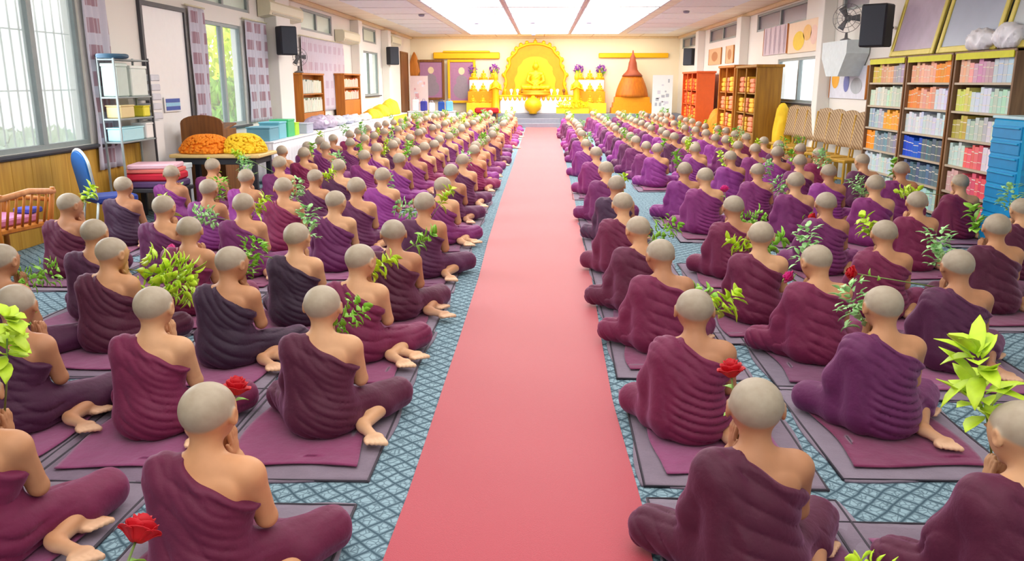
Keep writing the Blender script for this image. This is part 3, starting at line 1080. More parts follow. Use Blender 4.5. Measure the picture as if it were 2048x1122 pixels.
# attendants and small statues, on golden side tiers
for sx, nm in ((-1, 'left'), (1, 'right')):
    cx = -.3 + sx * 2.15
    e = empty('altar_side_tier', (cx, 33.95, .50), label='stepped golden side tier on the %s of the arch' % nm, cat='altar shelf', group='side tiers beside the arch')
    for i, (w_, h_) in enumerate(((1.30, .40), (1.22, .85), (1.14, 1.30))):
        MB().box((0, -.26 + i * .27, h_ / 2), (w_, .28, h_), bev=.01).build('tier', (M_YEL, M_GOLD2, M_CLOTH)[i % 3], e)
    for i in range(3):
        for j in range(3):
            z = .50 + (.40, .85, 1.30)[i]
            s_ = .30 + .05 * i
            if (i, j, sx) == (0, 0, -1):
                proto_st = statue('small_statue', (cx - .4, 33.69, z), s_, M_GOLD, 'x', 'small golden statues')
                e2 = proto_st
            else:
                e2 = copy_tree(proto_st)
                e2.location = (cx - .4 + .4 * j, 33.69 + .27 * i, z)
                e2.scale = (s_, s_, s_)
            tag(e2, 'small seated golden statue, %s on the %s step of the %s tier' % (('leftmost', 'middle', 'rightmost')[j], ('lowest', 'middle', 'top')[i], nm), 'statue', 'small golden statues on the side tiers')
    for j, dx in enumerate((-.45, .45)):
        vx = cx + dx
        e3 = empty('flower_vase', (vx, 34.32, 1.80 + .0), label='purple flower vase on top of the %s tier, %s one' % (nm, ('left', 'right')[j]), cat='vase', group='purple flower vases')
        MB().lathe((0, 0, 0), [(.05, 0), (.08, .08), (.05, .18), (.06, .24)], 14).build('vase', M_GOLD, e3)
        b = leaf_ball('bloom', 0, (.20, .12, .20), 70, int(vx * 10) + 7, M_PUR, .07)
        b.v = [(p, q, r + .42) for p, q, r in b.v]
        b.build('bloom', M_PUR, e3)
        b = leaf_ball('l', 0, (.16, .10, .14), 30, int(vx * 10) + 9, M_LEAF, .08)
        b.v = [(p, q, r + .30) for p, q, r in b.v]
        b.build('foliage', M_LEAF, e3)
# offering bowl, golden, on the steps; little offering items on the table
T('offering_bowl', MB().lathe((0, 0, 0), [(.16, 0), (.14, .05), (.30, .16), (.35, .32), (.31, .48), (.20, .58), (.10, .62), (.05, .70)], 24), M_GOLD, 'round golden lidded bowl on platform at the top of the grey steps', 'bowl', loc=(-.42, 33.20, .50))
T('offering_stand', MB().box((0, 0, .05), (.55, .3, .10), bev=.02).box((0, 0, .13), (.44, .24, .06), bev=.02), M_WBROWN, 'small dark brown stand on altar table behind golden bowl', 'stand', loc=(-.42, 33.62, 1.211))
k = 0
for i, x in enumerate((-1.55, -1.30, -1.05, -.85, .05, .30, .55, .80)):
    o = MB().lathe((0, 0, 0), [(.03, 0), (.045, .02), (.02, .06), (.055, .12), (.07, .20), (.03, .24)], 12).build('offering_cup', (M_GOLD, M_WHITE, M_PINK, M_WBROWN)[i % 4], None, (x, 33.60, 1.211))
    tag(o, '%s offering cup at the front of the altar table, %s' % (('golden', 'white', 'pale pink', 'brown')[i % 4], 'left of the bowl' if i < 4 else 'right of the bowl'), 'cup', 'offering cups on the altar table')
# golden attendants standing left and right
def standing(x, lab):
    e = empty('attendant_statue', (x, 33.46, .50), label=lab, cat='statue')
    MB().lathe((0, 0, 0), [(.20, 0), (.22, .06), (.16, .12), (.15, .5), (.13, .8), (.16, 1.0), (.17, 1.15), (.08, 1.24), (.06, 1.28), (.095, 1.34), (.10, 1.44), (.07, 1.52), (.02, 1.64)], 18, 0, 1, .75).build('body', M_GOLD, e)
    for s in (-1, 1):
        MB().tube([(s * .17, 0, 1.12), (s * .22, -.04, .92), (s * .03, -.17, 1.02)], [.05, .042, .03], 8).build('arm', M_GOLD, e)
# long yellow flower bank on the right, red cloth bundle on the left
fb = leaf_ball('f', 0, (.66, .12, .17), 420, 77, M_YEL, .05)
T('yellow_flower_bank', fb, mat('bright_yellow_petals', (244, 236, 20), .6, var=.15), 'bright yellow bank of flowers on platform right of the steps', 'flowers', loc=(1.15, 33.28, .86))
e = empty('flower_box', (1.15, 33.36, .50), label='long low yellow planter under the yellow flower bank', cat='planter')
MB().box((0, 0, .11), (1.3, .20, .22), bev=.01).build('trough', M_YEL, e)
MB().box((0, 0, .235), (1.34, .23, .025), bev=.006).build('rim', M_GOLD, e)
e = empty('red_bench', (-2.25, 33.10, 0), label='low bench under red cloth left of the altar steps', cat='bench')
MB().box((0, 0, .62), (.95, .30, .22), bev=.05).build('cushion', mat('red_cloth', (190, 20, 30), .7), e)
for s in (-1, 1):
    MB().box((s * .40, 0, .255), (.06, .24, .51), bev=.01).build('leg', M_WBROWN, e)
# framed portraits: a plain seated figure in mauve and grey
def portrait(x0, x1, z0, z1, fm, label):
    w_, h_ = x1 - x0, z1 - z0
    e = empty('framed_portrait', ((x0 + x1) / 2, 34.30, z0), label=label, cat='picture')
    f_ = MB()
    f_.box((-w_ / 2 + .05, 0, h_ / 2), (.10, .08, h_), bev=.015).box((w_ / 2 - .05, 0, h_ / 2), (.10, .08, h_), bev=.015)
    f_.box((0, 0, .05), (w_ - .2, .08, .10), bev=.015).box((0, 0, h_ - .05), (w_ - .2, .08, .10), bev=.015)
    f_.build('frame', fm, e)
    p = MB()
    p.box((0, .01, h_ / 2), (w_ - .18, .03, h_ - .18), 0)
    def disc(cx, cz, rx, rz, mi, y=-.008):
        n = 24
        vs = [(cx + rx * math.cos(2 * PI * i / n), y, cz + rz * math.sin(2 * PI * i / n)) for i in range(n)]
        p.add(vs, [tuple(range(n))], mi)
    disc(0, h_ * .30, w_ * .30, h_ * .20, 1, -.007)
    disc(0, h_ * .52, w_ * .20, h_ * .13, 1, -.0075)
    disc(0, h_ * .74, w_ * .11, h_ * .085, 2, -.008)
    p.build('painting', [mat('mauve_ground', (168, 120, 160), .6), mat('grey_robe_paint', (148, 134, 150), .6), mat('pale_skin_paint', (226, 206, 172), .6)], e)
    return e
portrait(-5.15, -4.05, 1.0, 2.60, M_WBROWN, 'brown-framed portrait on the back wall, the farther left of two')
portrait(-3.92, -2.78, .88, 2.60, M_GOLD, 'gold-framed portrait on the back wall, nearer the altar')
T('gold_pelmet', MB().box((0, 0, 0), (2.7, .12, .26), bev=.03).box((0, -.03, .15), (1.9, .16, .08), bev=.02), M_GOLD, 'broad golden carved pelmet board above the framed portraits', 'pelmet', loc=(-3.15, 34.42, 2.76))
T('gold_beam', MB().box((0, 0, 0), (2.8, .10, .19), bev=.03), M_GOLD, 'long golden board on back wall behind the brown pagoda', 'board', loc=(3.6, 34.43, 2.76))
T('left_wall_carving', MB().lathe((0, 0, 0), [(.02, .55), (.10, .40), (.20, .1), (.24, -.2), (.16, -.45), (.05, -.5)], 12, 0, 1, .35), M_WORANGE, 'orange brown carving hanging between the brown door and portraits', 'carving', loc=(-5.27, 34.3, 2.35))
# pagoda model
e = empty('pagoda_model', (3.52, 33.86, .50), label='tall brown and orange pagoda model right of the altar', cat='pagoda')
q = MB()
for r0, z0, r1, z1 in ((1.02, 0, 1.00, .22), (.94, .22, .92, .42), (.86, .42, .84, .64)):
    q.lathe((0, 0, 0), [(r0 * 1.15, z0), (r1 * 1.15, z1)], 4, 0, 1, 1, False, True, Matrix.Diagonal((1, .5, 1, 1)) @ Matrix.Rotation(PI / 4, 4, 'Z'))
q.build('terrace', M_GOLD2, e)
MB().lathe((0, 0, .64), [(.66, 0), (.65, .10), (.60, .30), (.53, .50), (.43, .72), (.38, .80)], 24, 0, 1, .75).build('bell', m_wood('pagoda_orange', (214, 124, 24), (188, 98, 20), 2), e)
MB().lathe((0, 0, 1.44), [(.42, 0), (.34, .10), (.27, .16), (.20, .26), (.17, .42), (.16, .52), (.12, .62), (.10, .74), (.04, .86), (.02, 1.0)], 20, 0, 1, .8).build('spire', mat('pagoda_brown', (158, 74, 48), .5), e)
# white printed banner on a stand, right; pink one left
def banner(x, y, z0, z1, w_, mm, label, cols):
    e = empty('banner_stand', (x, y, 0), label=label, cat='banner')
    MB().box((0, 0, .03), (w_ + .06, .24, .06), bev=.015).build('base', M_WHITE, e)
    MB().tube([(0, .04, .05), (0, .04, z1)], .014, 8).build('pole', M_ALU, e)
    p = MB().box((0, 0, (z1 + .06) / 2), (w_, .012, z1 - .06), 0)
    rs = random.Random(int(x * 10))
    for i in range(14):
        p.box((rs.uniform(-.32, .32) * w_, -.008, rs.uniform(z0 + .1, z1 - .15)), (rs.uniform(.05, .16), .004, rs.uniform(.04, .14)), 1 + i % len(cols))
    p.build('sheet', [mm] + cols, e)
banner(4.62, 33.0, .7, 1.98, .78, M_WHITE, 'white printed banner standing right of the pagoda', [mat('print_grey', (176, 178, 190), .6), mat('print_silver', (210, 206, 220), .6)])
banner(-4.85, 32.6, .7, 1.95, .70, M_PINK, 'pale pink printed banner standing left, before the portraits', [mat('print_rose', (228, 170, 178), .6), mat('print_pale', (232, 226, 240), .6)])
# blue items on low table at the back left
e = empty('side_table', (-4.15, 31.0, 0), label='white-draped table at the back left carrying blue bags', cat='table')
MB().box((0, 0, .33), (1.7, .6, .62), bev=.02).build('tablecloth', M_CLOTH, e)
MB().box((0, 0, .655), (1.75, .65, .03), bev=.008).build('top', M_WHITE, e)
for i, (x, c_, w_, h_, lab) in enumerate(((-4.75, (236, 240, 250), .22, .42, 'white paper carrier bag, leftmost on the back left table'), (-4.45, (60, 60, 160), .24, .36, 'dark blue bag on the back left table beside the white one'), (-4.15, (232, 220, 250), .22, .30, 'pale lilac bag in the middle of the back left table'), (-3.8, (20, 70, 160), .24, .34, 'royal blue bag on the back left table'), (-3.5, (110, 180, 240), .26, .36, 'sky blue bag, rightmost on the back left table'))):
    e = empty('bag', (x, 31.0, .672), rz=.1 * i - .2, label=lab, cat='bag', group='bags on the back left table')
    mm = mat('bag_cloth_%d' % i, c_, .6)
    MB().box((0, 0, h_ / 2), (w_, .16, h_), bev=.03, taper=.9).build('body', mm, e)
    MB().tube([(-.05, 0, h_ - .01), (-.04, 0, h_ + .07), (.04, 0, h_ + .07), (.05, 0, h_ - .01)], .008, 6).build('handle', mm, e)
# ------------------------------------------------------------------ curtains
def m_curtain(name, patch, light, per, w0):
    k = NT(name)
    tc = k.n('ShaderNodeTexCoord')
    sp = k.n('ShaderNodeSeparateXYZ'); k.l(tc.outputs['Object'], sp.inputs[0])
    # rows of woven motifs
    zz = k.math('FRACT', k.math('MULTIPLY', sp.outputs[2], 1 / per))
    band = k.math('COMPARE', zz, .5, w0)
    st = k.math('FRACT', k.math('MULTIPLY', sp.outputs[2], 55 / 1.0))
    yy = k.math('FRACT', k.math('MULTIPLY', sp.outputs[1], 1 / .46))
    mid = k.math('COMPARE', yy, .5, .27)
    f_ = k.math('MULTIPLY', band, mid)
    ys_ = k.math('FRACT', k.math('MULTIPLY', sp.outputs[1], 16))
    f_ = k.math('MULTIPLY', f_, k.math('MULTIPLY_ADD', k.math('GREATER_THAN', ys_, .25), .45, .5))
    no = k.n('ShaderNodeTexNoise'); no.inputs['Scale'].default_value = 60
    k.l(tc.outputs['Object'], no.inputs['Vector'])
    c0 = k.mixc(no.outputs[0], tuple(v * .92 for v in s2l(light)), s2l(light))
    c1 = k.mixc(f_, c0, s2l(patch))
    k.l(c1, k.b.inputs['Base Color'])
    k.b.inputs['Roughness'].default_value = .85
    k.b.inputs['Sheen Weight'].default_value = .2
    return k.m
MCUR = m_curtain('patterned_curtain', (166, 132, 146), (208, 206, 222), .31, .28)
MCUR2 = m_curtain('pale_pink_curtain', (206, 184, 200), (224, 214, 226), .42, .22)
def curtain(y0, y1, z0, z1, mm, label, x=XL + .05, tie=None):
    e = empty('curtain', (x, y0, z0), label=label, cat='curtain', group='curtains on the left wall')
    L = y1 - y0
    n = int(L / .022)
    P = []
    for i in range(n + 1):
        u = i / n
        row = []
        for j in range(25):
            v = j / 24
            sq = 1 - .18 * math.sin(v * PI) * 0
            wv = .026 * math.sin(u * L * 2 * PI / .155 + .6 * math.sin(v * 2.2)) * (.75 + .35 * (1 - v))
            row.append((wv + .01 * math.sin(v * 7 + u * 9), u * L * sq + .02 * math.sin(v * 3), v * (z1 - z0)))
        P.append(row)
    MB().sheet(P, .004).build('cloth', mm, e)
    MB().tube([(.0, -.06, z1 - z0 + .02), (.0, L + .06, z1 - z0 + .02)], .014, 8).build('rod', mat('rod_cream', (226, 222, 190), .4), e)
    return e
curtain(9.84, 10.42, .66, 2.78, MCUR, 'narrow patterned curtain gathered beside the large barred window')
curtain(12.80, 13.42, .98, 2.82, MCUR, 'patterned curtain on the near side of the window with lime greenery')
curtain(15.22, 16.42, .98, 2.80, MCUR, 'patterned curtain on the far side of the window with lime greenery')
curtain(18.7, 22.7, 1.02, 2.70, MCUR2, 'wide pale pink curtain drawn closed beyond the white pillar')
# ------------------------------------------------------------------ left wall things
def speaker(x, y, z, rz, h_, label):
    e = empty('speaker', (x, y, z), rz, label, 'speaker', None)
    w_, d_ = h_ * .62, h_ * .5
    MB().box((0, 0, h_ / 2), (w_, d_, h_), bev=.02).build('cabinet', M_BLACK, e)
    MB().box((0, -d_ / 2 - .006, h_ / 2), (w_ * .9, .014, h_ * .92), bev=.005).build('grille', mat('grille_dark', (50, 56, 68), .7, scale=200, var=.3), e)
    s = -1 if x > 0 else 1
    reach = ((abs(x - (XR if x > 0 else XL))) - .03) / abs(math.sin(rz))
    MB().tube([(0, d_ / 2 - .03, h_ * .5), (0, reach, h_ * .5)], .022, 8).box((0, d_ / 2 + .01, h_ * .5), (.12, .02, .16), bev=.004).build('bracket', M_DARK, e)
    return e
speaker(-5.02, 16.45, 2.22, .7, .54, 'black loudspeaker high on the left wall at the white pillar')
speaker(-5.1, 28.4, 2.28, .7, .58, 'small black loudspeaker high on the left wall near the altar')
speaker(5.0, 13.1, 2.22, -.75, .62, 'large black loudspeaker on the right wall near the bookcase')
speaker(5.08, 29.9, 2.28, -.7, .58, 'small black loudspeaker on the right wall near the altar')
def aircon(x, y, z, L, label):
    e = empty('air_conditioner', (x, y, z), PI / 2 if x < 0 else -PI / 2, label, 'air conditioner', 'air conditioners on the left wall')
    P = [(-.02, .0), (-.24, .04), (-.27, .12), (-.27, .26), (-.22, .32), (-.02, .32)]
    # profile swept along the length
    q = MB()
    vs = [(sx * L / 2, y_, z_) for sx in (-1, 1) for y_, z_ in P]
    n = len(P)
    q.add(vs, [tuple(range(n)), tuple(range(n, 2 * n))[::-1]] + [(i, n + i, n + (i + 1) % n, (i + 1) % n) for i in range(n)])
    q.build('casing', M_CREAM, e)
    MB().box((0, -.245, .075), (L * .86, .03, .05), bev=.006).build('louvre', mat('louvre_grey', (178, 176, 156), .5), e)
    e.rotation_euler = (0, 0, PI / 2 if x < 0 else -PI / 2)
    return e
aircon(XL, 17.2, 2.92, 2.2, 'cream wall air conditioner above the black speaker on the left wall')
aircon(XL, 22.95, 2.72, 1.9, 'cream wall air conditioner above the wide pink curtain')
aircon(XL, 29.9, 2.95, 1.9, 'cream wall air conditioner nearest the altar on the left wall')
# sign and notices on the white door
e = empty('blue_sign', (XL + .045, 12.03, 1.29), label='small blue and white sign on the white door panel', cat='sign')
MB().box((0, 0, .10), (.012, .54, .21), bev=.003).build('plate', M_WHITE, e)
MB().box((.008, 0, .155), (.006, .46, .055)).box((.008, 0, .045), (.006, .46, .055)).build('stripes', mat('sign_blue', (30, 74, 170), .5), e)
MB().box((.008, 0, .10), (.005, .46, .05)).build('pale_stripe', mat('sign_pale', (140, 200, 235), .5), e)
# grey wall cabinet rack with papers
e = empty('shelf_rack', (-5.26, 10.86, 0), label='slim grey rack against the left wall holding papers and boxes', cat='rack')
for dy in (-.0, -.9):
    for dx in (-.09, .11):
        MB().box((dx, dy + (0 if dy else -.02), 1.0), (.022, .022, 2.0)).build('post', M_DARK if (dy == 0 and dx > 0) else M_ALU, e)
for z in (.98, 1.26, 1.52, 1.97):
    MB().box((0.01, -.45, z), (.22, .92, .02), bev=.004).build('shelf', M_ALU, e)
def box_item(name, c, d, rgb, label, cat, group=None, rz=0, lid=True):
    e = empty(name, c, rz, label, cat, group)
    mm = mat('box_%d_%d_%d' % rgb, rgb, .5, var=.06)
    MB().box((0, 0, d[2] * .45), (d[0], d[1], d[2] * .9), bev=.012, taper=1.03).build('body', mm, e)
    MB().box((0, 0, d[2] * .94), (d[0] * 1.05, d[1] * 1.04, d[2] * .10), bev=.008).build('lid', mat('lid_%d_%d_%d' % rgb, tuple(min(255, int(v * 1.06)) for v in rgb), .5, var=.03), e)
    return e
box_item('carton', (-5.25, 10.15, 1.531), (.19, .28, .40), (196, 214, 206), 'pale green carton on the upper shelf of the left wall rack', 'box')
box_item('carton', (-5.25, 10.58, 1.531), (.19, .42, .38), (222, 232, 226), 'wide white carton on the upper shelf of the left wall rack', 'box')
box_item('carton', (-5.25, 10.20, 1.271), (.19, .34, .16), (226, 206, 150), 'straw-yellow carton on the middle shelf of the left wall rack', 'box')
box_item('paper_tray', (-5.25, 10.28, .991), (.20, .54, .17), (176, 226, 236), 'aqua box with blue pictures on the lowest rack shelf', 'box')
box_item('carton', (-5.25, 10.73, .991), (.19, .2, .2), (240, 238, 236), 'white carton at the far end of the lowest rack shelf', 'box')
box_item('carton', (-5.25, 10.70, 1.271), (.19, .18, .14), (236, 226, 60), 'bright yellow carton on the middle rack shelf', 'box')
o = MB().tube([(.15 * math.cos(a * PI / 12) , .20 * math.sin(a * PI / 12), .03) for a in range(24)], .028, 8, closed=True).build('basket_ring', mat('dark_teal_ring', (44, 84, 110), .5), None, (-5.24, 10.12, 1.981))
tag(o, 'dark teal ring lying on top of the left wall rack', 'ring')
# white document trays beside the rack
e = empty('document_tray', (-5.30, 11.08, 0), label='grey white stacked document trays on a slim stand beside the white door', cat='tray')
MB().box((0, 0, .6), (.22, .24, 1.2), bev=.01).build('stand', M_WHITE, e)
for i in range(5):
    MB().box((0, 0, 1.26 + i * .125), (.24, .26, .085), bev=.01).build('tray', mat('tray_grey', (206, 210, 222), .5), e)
# lectern
e = empty('lectern', (-4.98, 11.98, 0), -.12, 'brown wooden lectern with an arched back beside the white door', 'lectern')
pts = [(-.33, 0), (.33, 0), (.33, 1.12)] + [(.33 * math.cos(a), 1.12 + .12 * math.sin(a)) for a in [PI * i / 10 for i in range(1, 10)]] + [(-.33, 1.12)]
MB().prism(pts, -.02, .02, 0, RX).build('back_panel', M_WBROWN, e)
MB().box((-.31, .20, .52), (.03, .40, 1.04), bev=.005).build('side_panel', M_WBROWN, e)
MB().box((.31, .20, .52), (.03, .40, 1.04), bev=.005).build('side_panel', M_WBROWN, e)
MB().box((0, .22, 1.06), (.64, .44, .03), bev=.006, R=Matrix.Rotation(.2, 3, 'X')).build('reading_top', M_WBROWN, e)
# flower table
e = empty('flower_table', (-4.46, 11.42, 0), label='dark-legged table piled with orange and yellow flowers', cat='table')
MB().box((0, 0, .725), (1.24, .78, .05), bev=.012).build('top', mat('pale_table_top', (226, 196, 130), .5), e)
for sx in (-1, 1):
    for sy in (-1, 1):
        MB().box((sx * .52, sy * .30, .35), (.07, .07, .70), bev=.006).build('leg', M_BLACK, e)
MB().box((0, .0, .655), (1.10, .66, .09), bev=.004).build('apron', M_BLACK, e)
def heap(n, rx, ry, h_, seed, r=.024):
    rs = random.Random(seed)
    q = MB()
    for i in range(n):
        a = rs.uniform(0, 2 * PI); t = math.sqrt(rs.random())
        x, y = rx * t * math.cos(a), ry * t * math.sin(a)
        z = h_ * (1 - t ** 3.4) + .015
        q.ell((x, y, z), (r * rs.uniform(.8, 1.3), r * rs.uniform(.8, 1.3), r * .8), 6, 4)
    q.lathe((0, 0, 0), [(rx, .005), (rx * .92, h_ * .24), (rx * .75, h_ * .62), (rx * .5, h_ * .90), (.02, h_)], 20, 0, 1, ry / rx)
    return q
tag(heap(640, .37, .34, .22, 3).build('orange_flower_heap', M_ORG, None, (-4.69, 11.38, .752)), 'heap of orange flower heads on the near left table', 'flowers', kind='stuff')
tag(heap(560, .31, .33, .23, 4).build('yellow_flower_heap', M_YEL, None, (-4.18, 11.44, .752)), 'heap of yellow flower heads on the near left table', 'flowers', kind='stuff')
# blue banquet chair
def banquet_chair(x, y, rz, label):
    e = empty('banquet_chair', (x, y, 0), rz, label, 'chair')
    pts = [(-.20, 0), (.20, 0), (.22, .36)] + [(.22 * math.cos(a), .36 + .16 * math.sin(a)) for a in [PI * i / 12 for i in range(1, 12)]] + [(-.22, .36)]
    Mb = Matrix.Translation((0, .20, .46)) @ Matrix.Rotation(-.14, 4, 'X') @ RX
    MB().prism(pts, -.03, .02, 0, Mb).build('backrest', M_BLUE, e)
    fp = [Mb @ Vector((px * 1.06, pz * 1.03 + .0, 0)) for px, pz in pts]
    MB().tube(fp, .016, 8, closed=True).build('back_frame', mat('frame_silver', (206, 222, 226), .3, metal=.3), e)
    MB().box((0, -.02, .44), (.44, .44, .08), bev=.03).build('seat', mat('seat_navy', (30, 60, 150), .6), e)
    for sx in (-1, 1):
        for yy, y2 in ((-.2, -.23), (.19, .26)):
            MB().tube([(sx * .20, yy, .42), (sx * .21, y2, .0)], .014, 8).build('leg', mat('frame_silver', (206, 222, 226), .3, metal=.3), e)
    return e
banquet_chair(-4.88, 9.02, 2.4, 'blue banquet chair with a white frame by the left wood panelling')
# red cushions on a low stool
e = empty('low_table', (-4.92, 10.30, 0), label='low dark table under the stack of red cushions', cat='table')
MB().box((0, 0, .38), (.72, .52, .05), bev=.008).build('top', M_DARK, e)
for sx in (-1, 1):
    for sy in (-1, 1):
        MB().box((sx * .3, sy * .2, .178), (.05, .05, .355)).build('leg', M_DARK, e)
for i, (c_, h_, nm) in enumerate((((96, 70, 120), .09, 'mauve folded mat at the bottom of the stack on the low table'), ((206, 30, 60), .10, 'crimson cushion in the middle of the low table stack'), ((224, 120, 110), .05, 'salmon cushion below the pink top one on the low table'), ((236, 190, 206), .06, 'pale pink cushion on top of the low table stack'))):
    z = .405 + sum((.09, .10, .05, .06)[:i])
    e = empty('cushion', (-4.92, 10.30, z + .001), .06 * i, nm, 'cushion', 'cushions stacked on the low table')
    MB().box((0, 0, h_ / 2), (.66 - .03 * i, .48, h_ - .002), bev=.035).build('cover', mat('cush%d' % i, c_, .75), e)
    MB().tube([(-.325 + .015 * i, -.235, h_ / 2), (.325 - .015 * i, -.235, h_ / 2)], .006, 6).build('piping', mat('cush%d' % i, c_, .75), e)
box_item('storage_box', (-4.92, 10.80, .0), (.36, .30, .66), (214, 226, 232), 'pale grey storage bin standing between rack and flower table', 'box')
# wooden armchair at far left
def armchair(x, y, rz, label):
    e = empty('wooden_armchair', (x, y, 0), rz, label, 'chair')
    for sx in (-1, 1):
        MB().tube([(sx * .33, -.28, 0), (sx * .33, -.27, .42), (sx * .34, -.25, .60)], [.028, .026, .024], 10).build('leg', M_WORANGE, e)
        MB().tube([(sx * .31, .30, 0), (sx * .31, .27, .42), (sx * .31, .34, .74)], [.028, .028, .022], 10).build('leg', M_WORANGE, e)
        MB().tube([(sx * .34, -.30, .61), (sx * .34, 0, .63), (sx * .32, .30, .62)], [.03, .026, .02], 10).build('arm', M_WORANGE, e)
    MB().box((0, 0, .40), (.64, .58, .05), bev=.012).build('seat', M_WORANGE, e)
    MB().tube([(-.33, .33, .70), (0, .36, .74), (.33, .33, .70)], .028, 10).build('top_rail', m_wood('rail_light', (224, 160, 110), (200, 130, 84), 2.5), e)
    for i in range(6):
        MB().tube([(-.22 + i * .088, .28, .42), (-.22 + i * .088, .35, .71)], .012, 8).build('spindle', M_WORANGE, e)
    return e
armchair(-5.02, 7.32, -1.75, 'orange brown wooden armchair against the left panelling')
e = empty('seat_cushion', (-5.02, 7.32, .427), -1.75, 'mauve pink cushion lying on the wooden armchair seat', 'cushion')
MB().box((0, -.02, .035), (.50, .46, .07), bev=.03).build('cover', mat('mauve_cushion', (206, 130, 180), .7), e)
MB().box((-.24, .10, .10), (.16, .2, .05), bev=.02).build('blue_flap', mat('blue_cloth', (70, 80, 190), .7), e)
# long tables on the left with white cloth
def long_table(y0, y1, label, skirt=M_CLOTH, z=.72, w_=.54, x=-4.86):
    e = empty('long_table', (x, (y0 + y1) / 2, 0), label=label, cat='table')
    L = y1 - y0
    MB().box((0, 0, z - .015), (w_ + .04, L, .03), bev=.008).build('top', M_CLOTH, e)
    n = int(L / .03)
    P = [[(w_ / 2 + .012 * math.sin(i * 1.1), -L / 2 + L * i / n, z - .03 - (z - .08) * j / 4) for j in range(5)] for i in range(n + 1)]
    P2 = [[(-w_ / 2 + w_ * i / 24, -L / 2 + .01 * math.sin(i * 1.4), z - .03 - (z - .08) * j / 4) for j in range(5)] for i in range(25)]
    MB().sheet(P, .004).sheet(P2, .004).build('tablecloth', skirt, e)
    for sx in (-1, 1):
        for sy in (-1, 1):
            MB().tube([(sx * (w_ / 2 - .06), sy * (L / 2 - .08), .0), (sx * (w_ / 2 - .06), sy * (L / 2 - .08), z - .03)], .018, 8).build('leg', M_ALU, e)
long_table(13.9, 17.2, 'white-draped long table with teal bins by the left wall')
long_table(17.25, 21.6, 'white-draped long table in the middle of the left wall row')
long_table(21.65, 25.4, 'white-draped long table farther along the left wall')
long_table(25.45, 27.9, 'long table with a yellow skirt at the end of the left row', M_YEL)
rs = random.Random(9)
for i, (y, x, w_, d_, h_, c_, lab) in enumerate((
    (14.25, -4.86, .40, .5, .24, (110, 170, 190), 'teal plastic bin at the near end of the left tables'),
    (14.80, -4.86, .36, .42, .30, (120, 196, 214), 'light blue plastic bin beside the teal one on the left table'),
    (15.35, -4.86, .34, .40, .32, (70, 196, 130), 'emerald green bin on the left table'),
    (15.78, -4.86, .30, .26, .24, (176, 230, 50), 'lime yellow-green box next to the emerald bin'),
    (16.45, -4.86, .42, .46, .20, (188, 196, 216), 'grey blue tray at the end of the first left table'))):
    box_item('storage_bin', (x, y, .721), (w_, d_, h_), c_, lab, 'box', 'bins on the near left table')
def sack(c, r, rgb, label, seed, group):
    rs_ = random.Random(seed)
    vt, q = surface_nets(lambda P: np.maximum(smin(elli(P, (0, 0, r[2] * .85), r), caps(P, (0, -r[1] * .5, r[2] * 1.1), (r[0] * .25, r[1] * .4, r[2] * 1.5), .05, .07), .10) + .03 * (ridge(P[:, 1] * 13 + 3 * wob(P, seed, 14)) - .5) + .016 * wob(P, seed, 30), -P[:, 2]), (-r[0] - .06, -r[1] - .06, -.02), (r[0] + .08, r[1] + .06, r[2] * 2.4 + .08), .025)
    me = np_mesh('plastic_sack', vt, q, mat('sack_%d_%d_%d' % rgb, rgb, .35, var=.06))
    o = bpy.data.objects.new('plastic_sack', me); o.location = c; COL.objects.link(o)
    return tag(o, label, 'bag', group)
for i, (y, r, c_, lab) in enumerate(((17.7, (.26, .34, .15), (196, 182, 212), 'lilac plastic sack where the second left table begins'), (18.5, (.25, .36, .13), (214, 204, 226), 'pale lilac sack beside the lilac one'), (19.3, (.24, .32, .11), (226, 230, 240), 'white sack in the middle of the second left table'), (20.2, (.24, .36, .09), (206, 214, 232), 'blue white sack towards the far end of the second left table'), (21.1, (.22, .30, .08), (238, 240, 246), 'small white sack at the end of the second left table'), (22.3, (.22, .5, .07), (240, 236, 226), 'flat cream sack on the third left table'))):
    sack((-4.86, y, .721), r, c_, lab, 30 + i, 'plastic sacks on the left tables')
for i, (y, rx, ry, h_, mm, lab) in enumerate(((23.6, .26, .6, .24, M_YEL, 'low heap of yellow cloths on the third left table'), (24.8, .26, .5, .34, M_YEL, 'taller heap of yellow cloths before the yellow-skirted table'), (26.4, .27, .75, .46, M_YEL, 'large yellow heap on the yellow-skirted table'))):
    vt, q = surface_nets(lambda P: np.maximum(elli(P, (0, 0, 0), (rx, ry, h_)) + .03 * wob(P, 50 + i, 22) - .02 * ridge(P[:, 1] * 9 + P[:, 0] * 4), -P[:, 2]), (-rx - .08, -ry - .1, -.02), (rx + .08, ry + .1, h_ + .08), .03)
    me = np_mesh('cloth_heap', vt, q, mm)
    o = bpy.data.objects.new('cloth_heap', me); o.location = (-4.86, y, .721); COL.objects.link(o)
    tag(o, lab, 'cloth', 'yellow cloth heaps on the left tables')
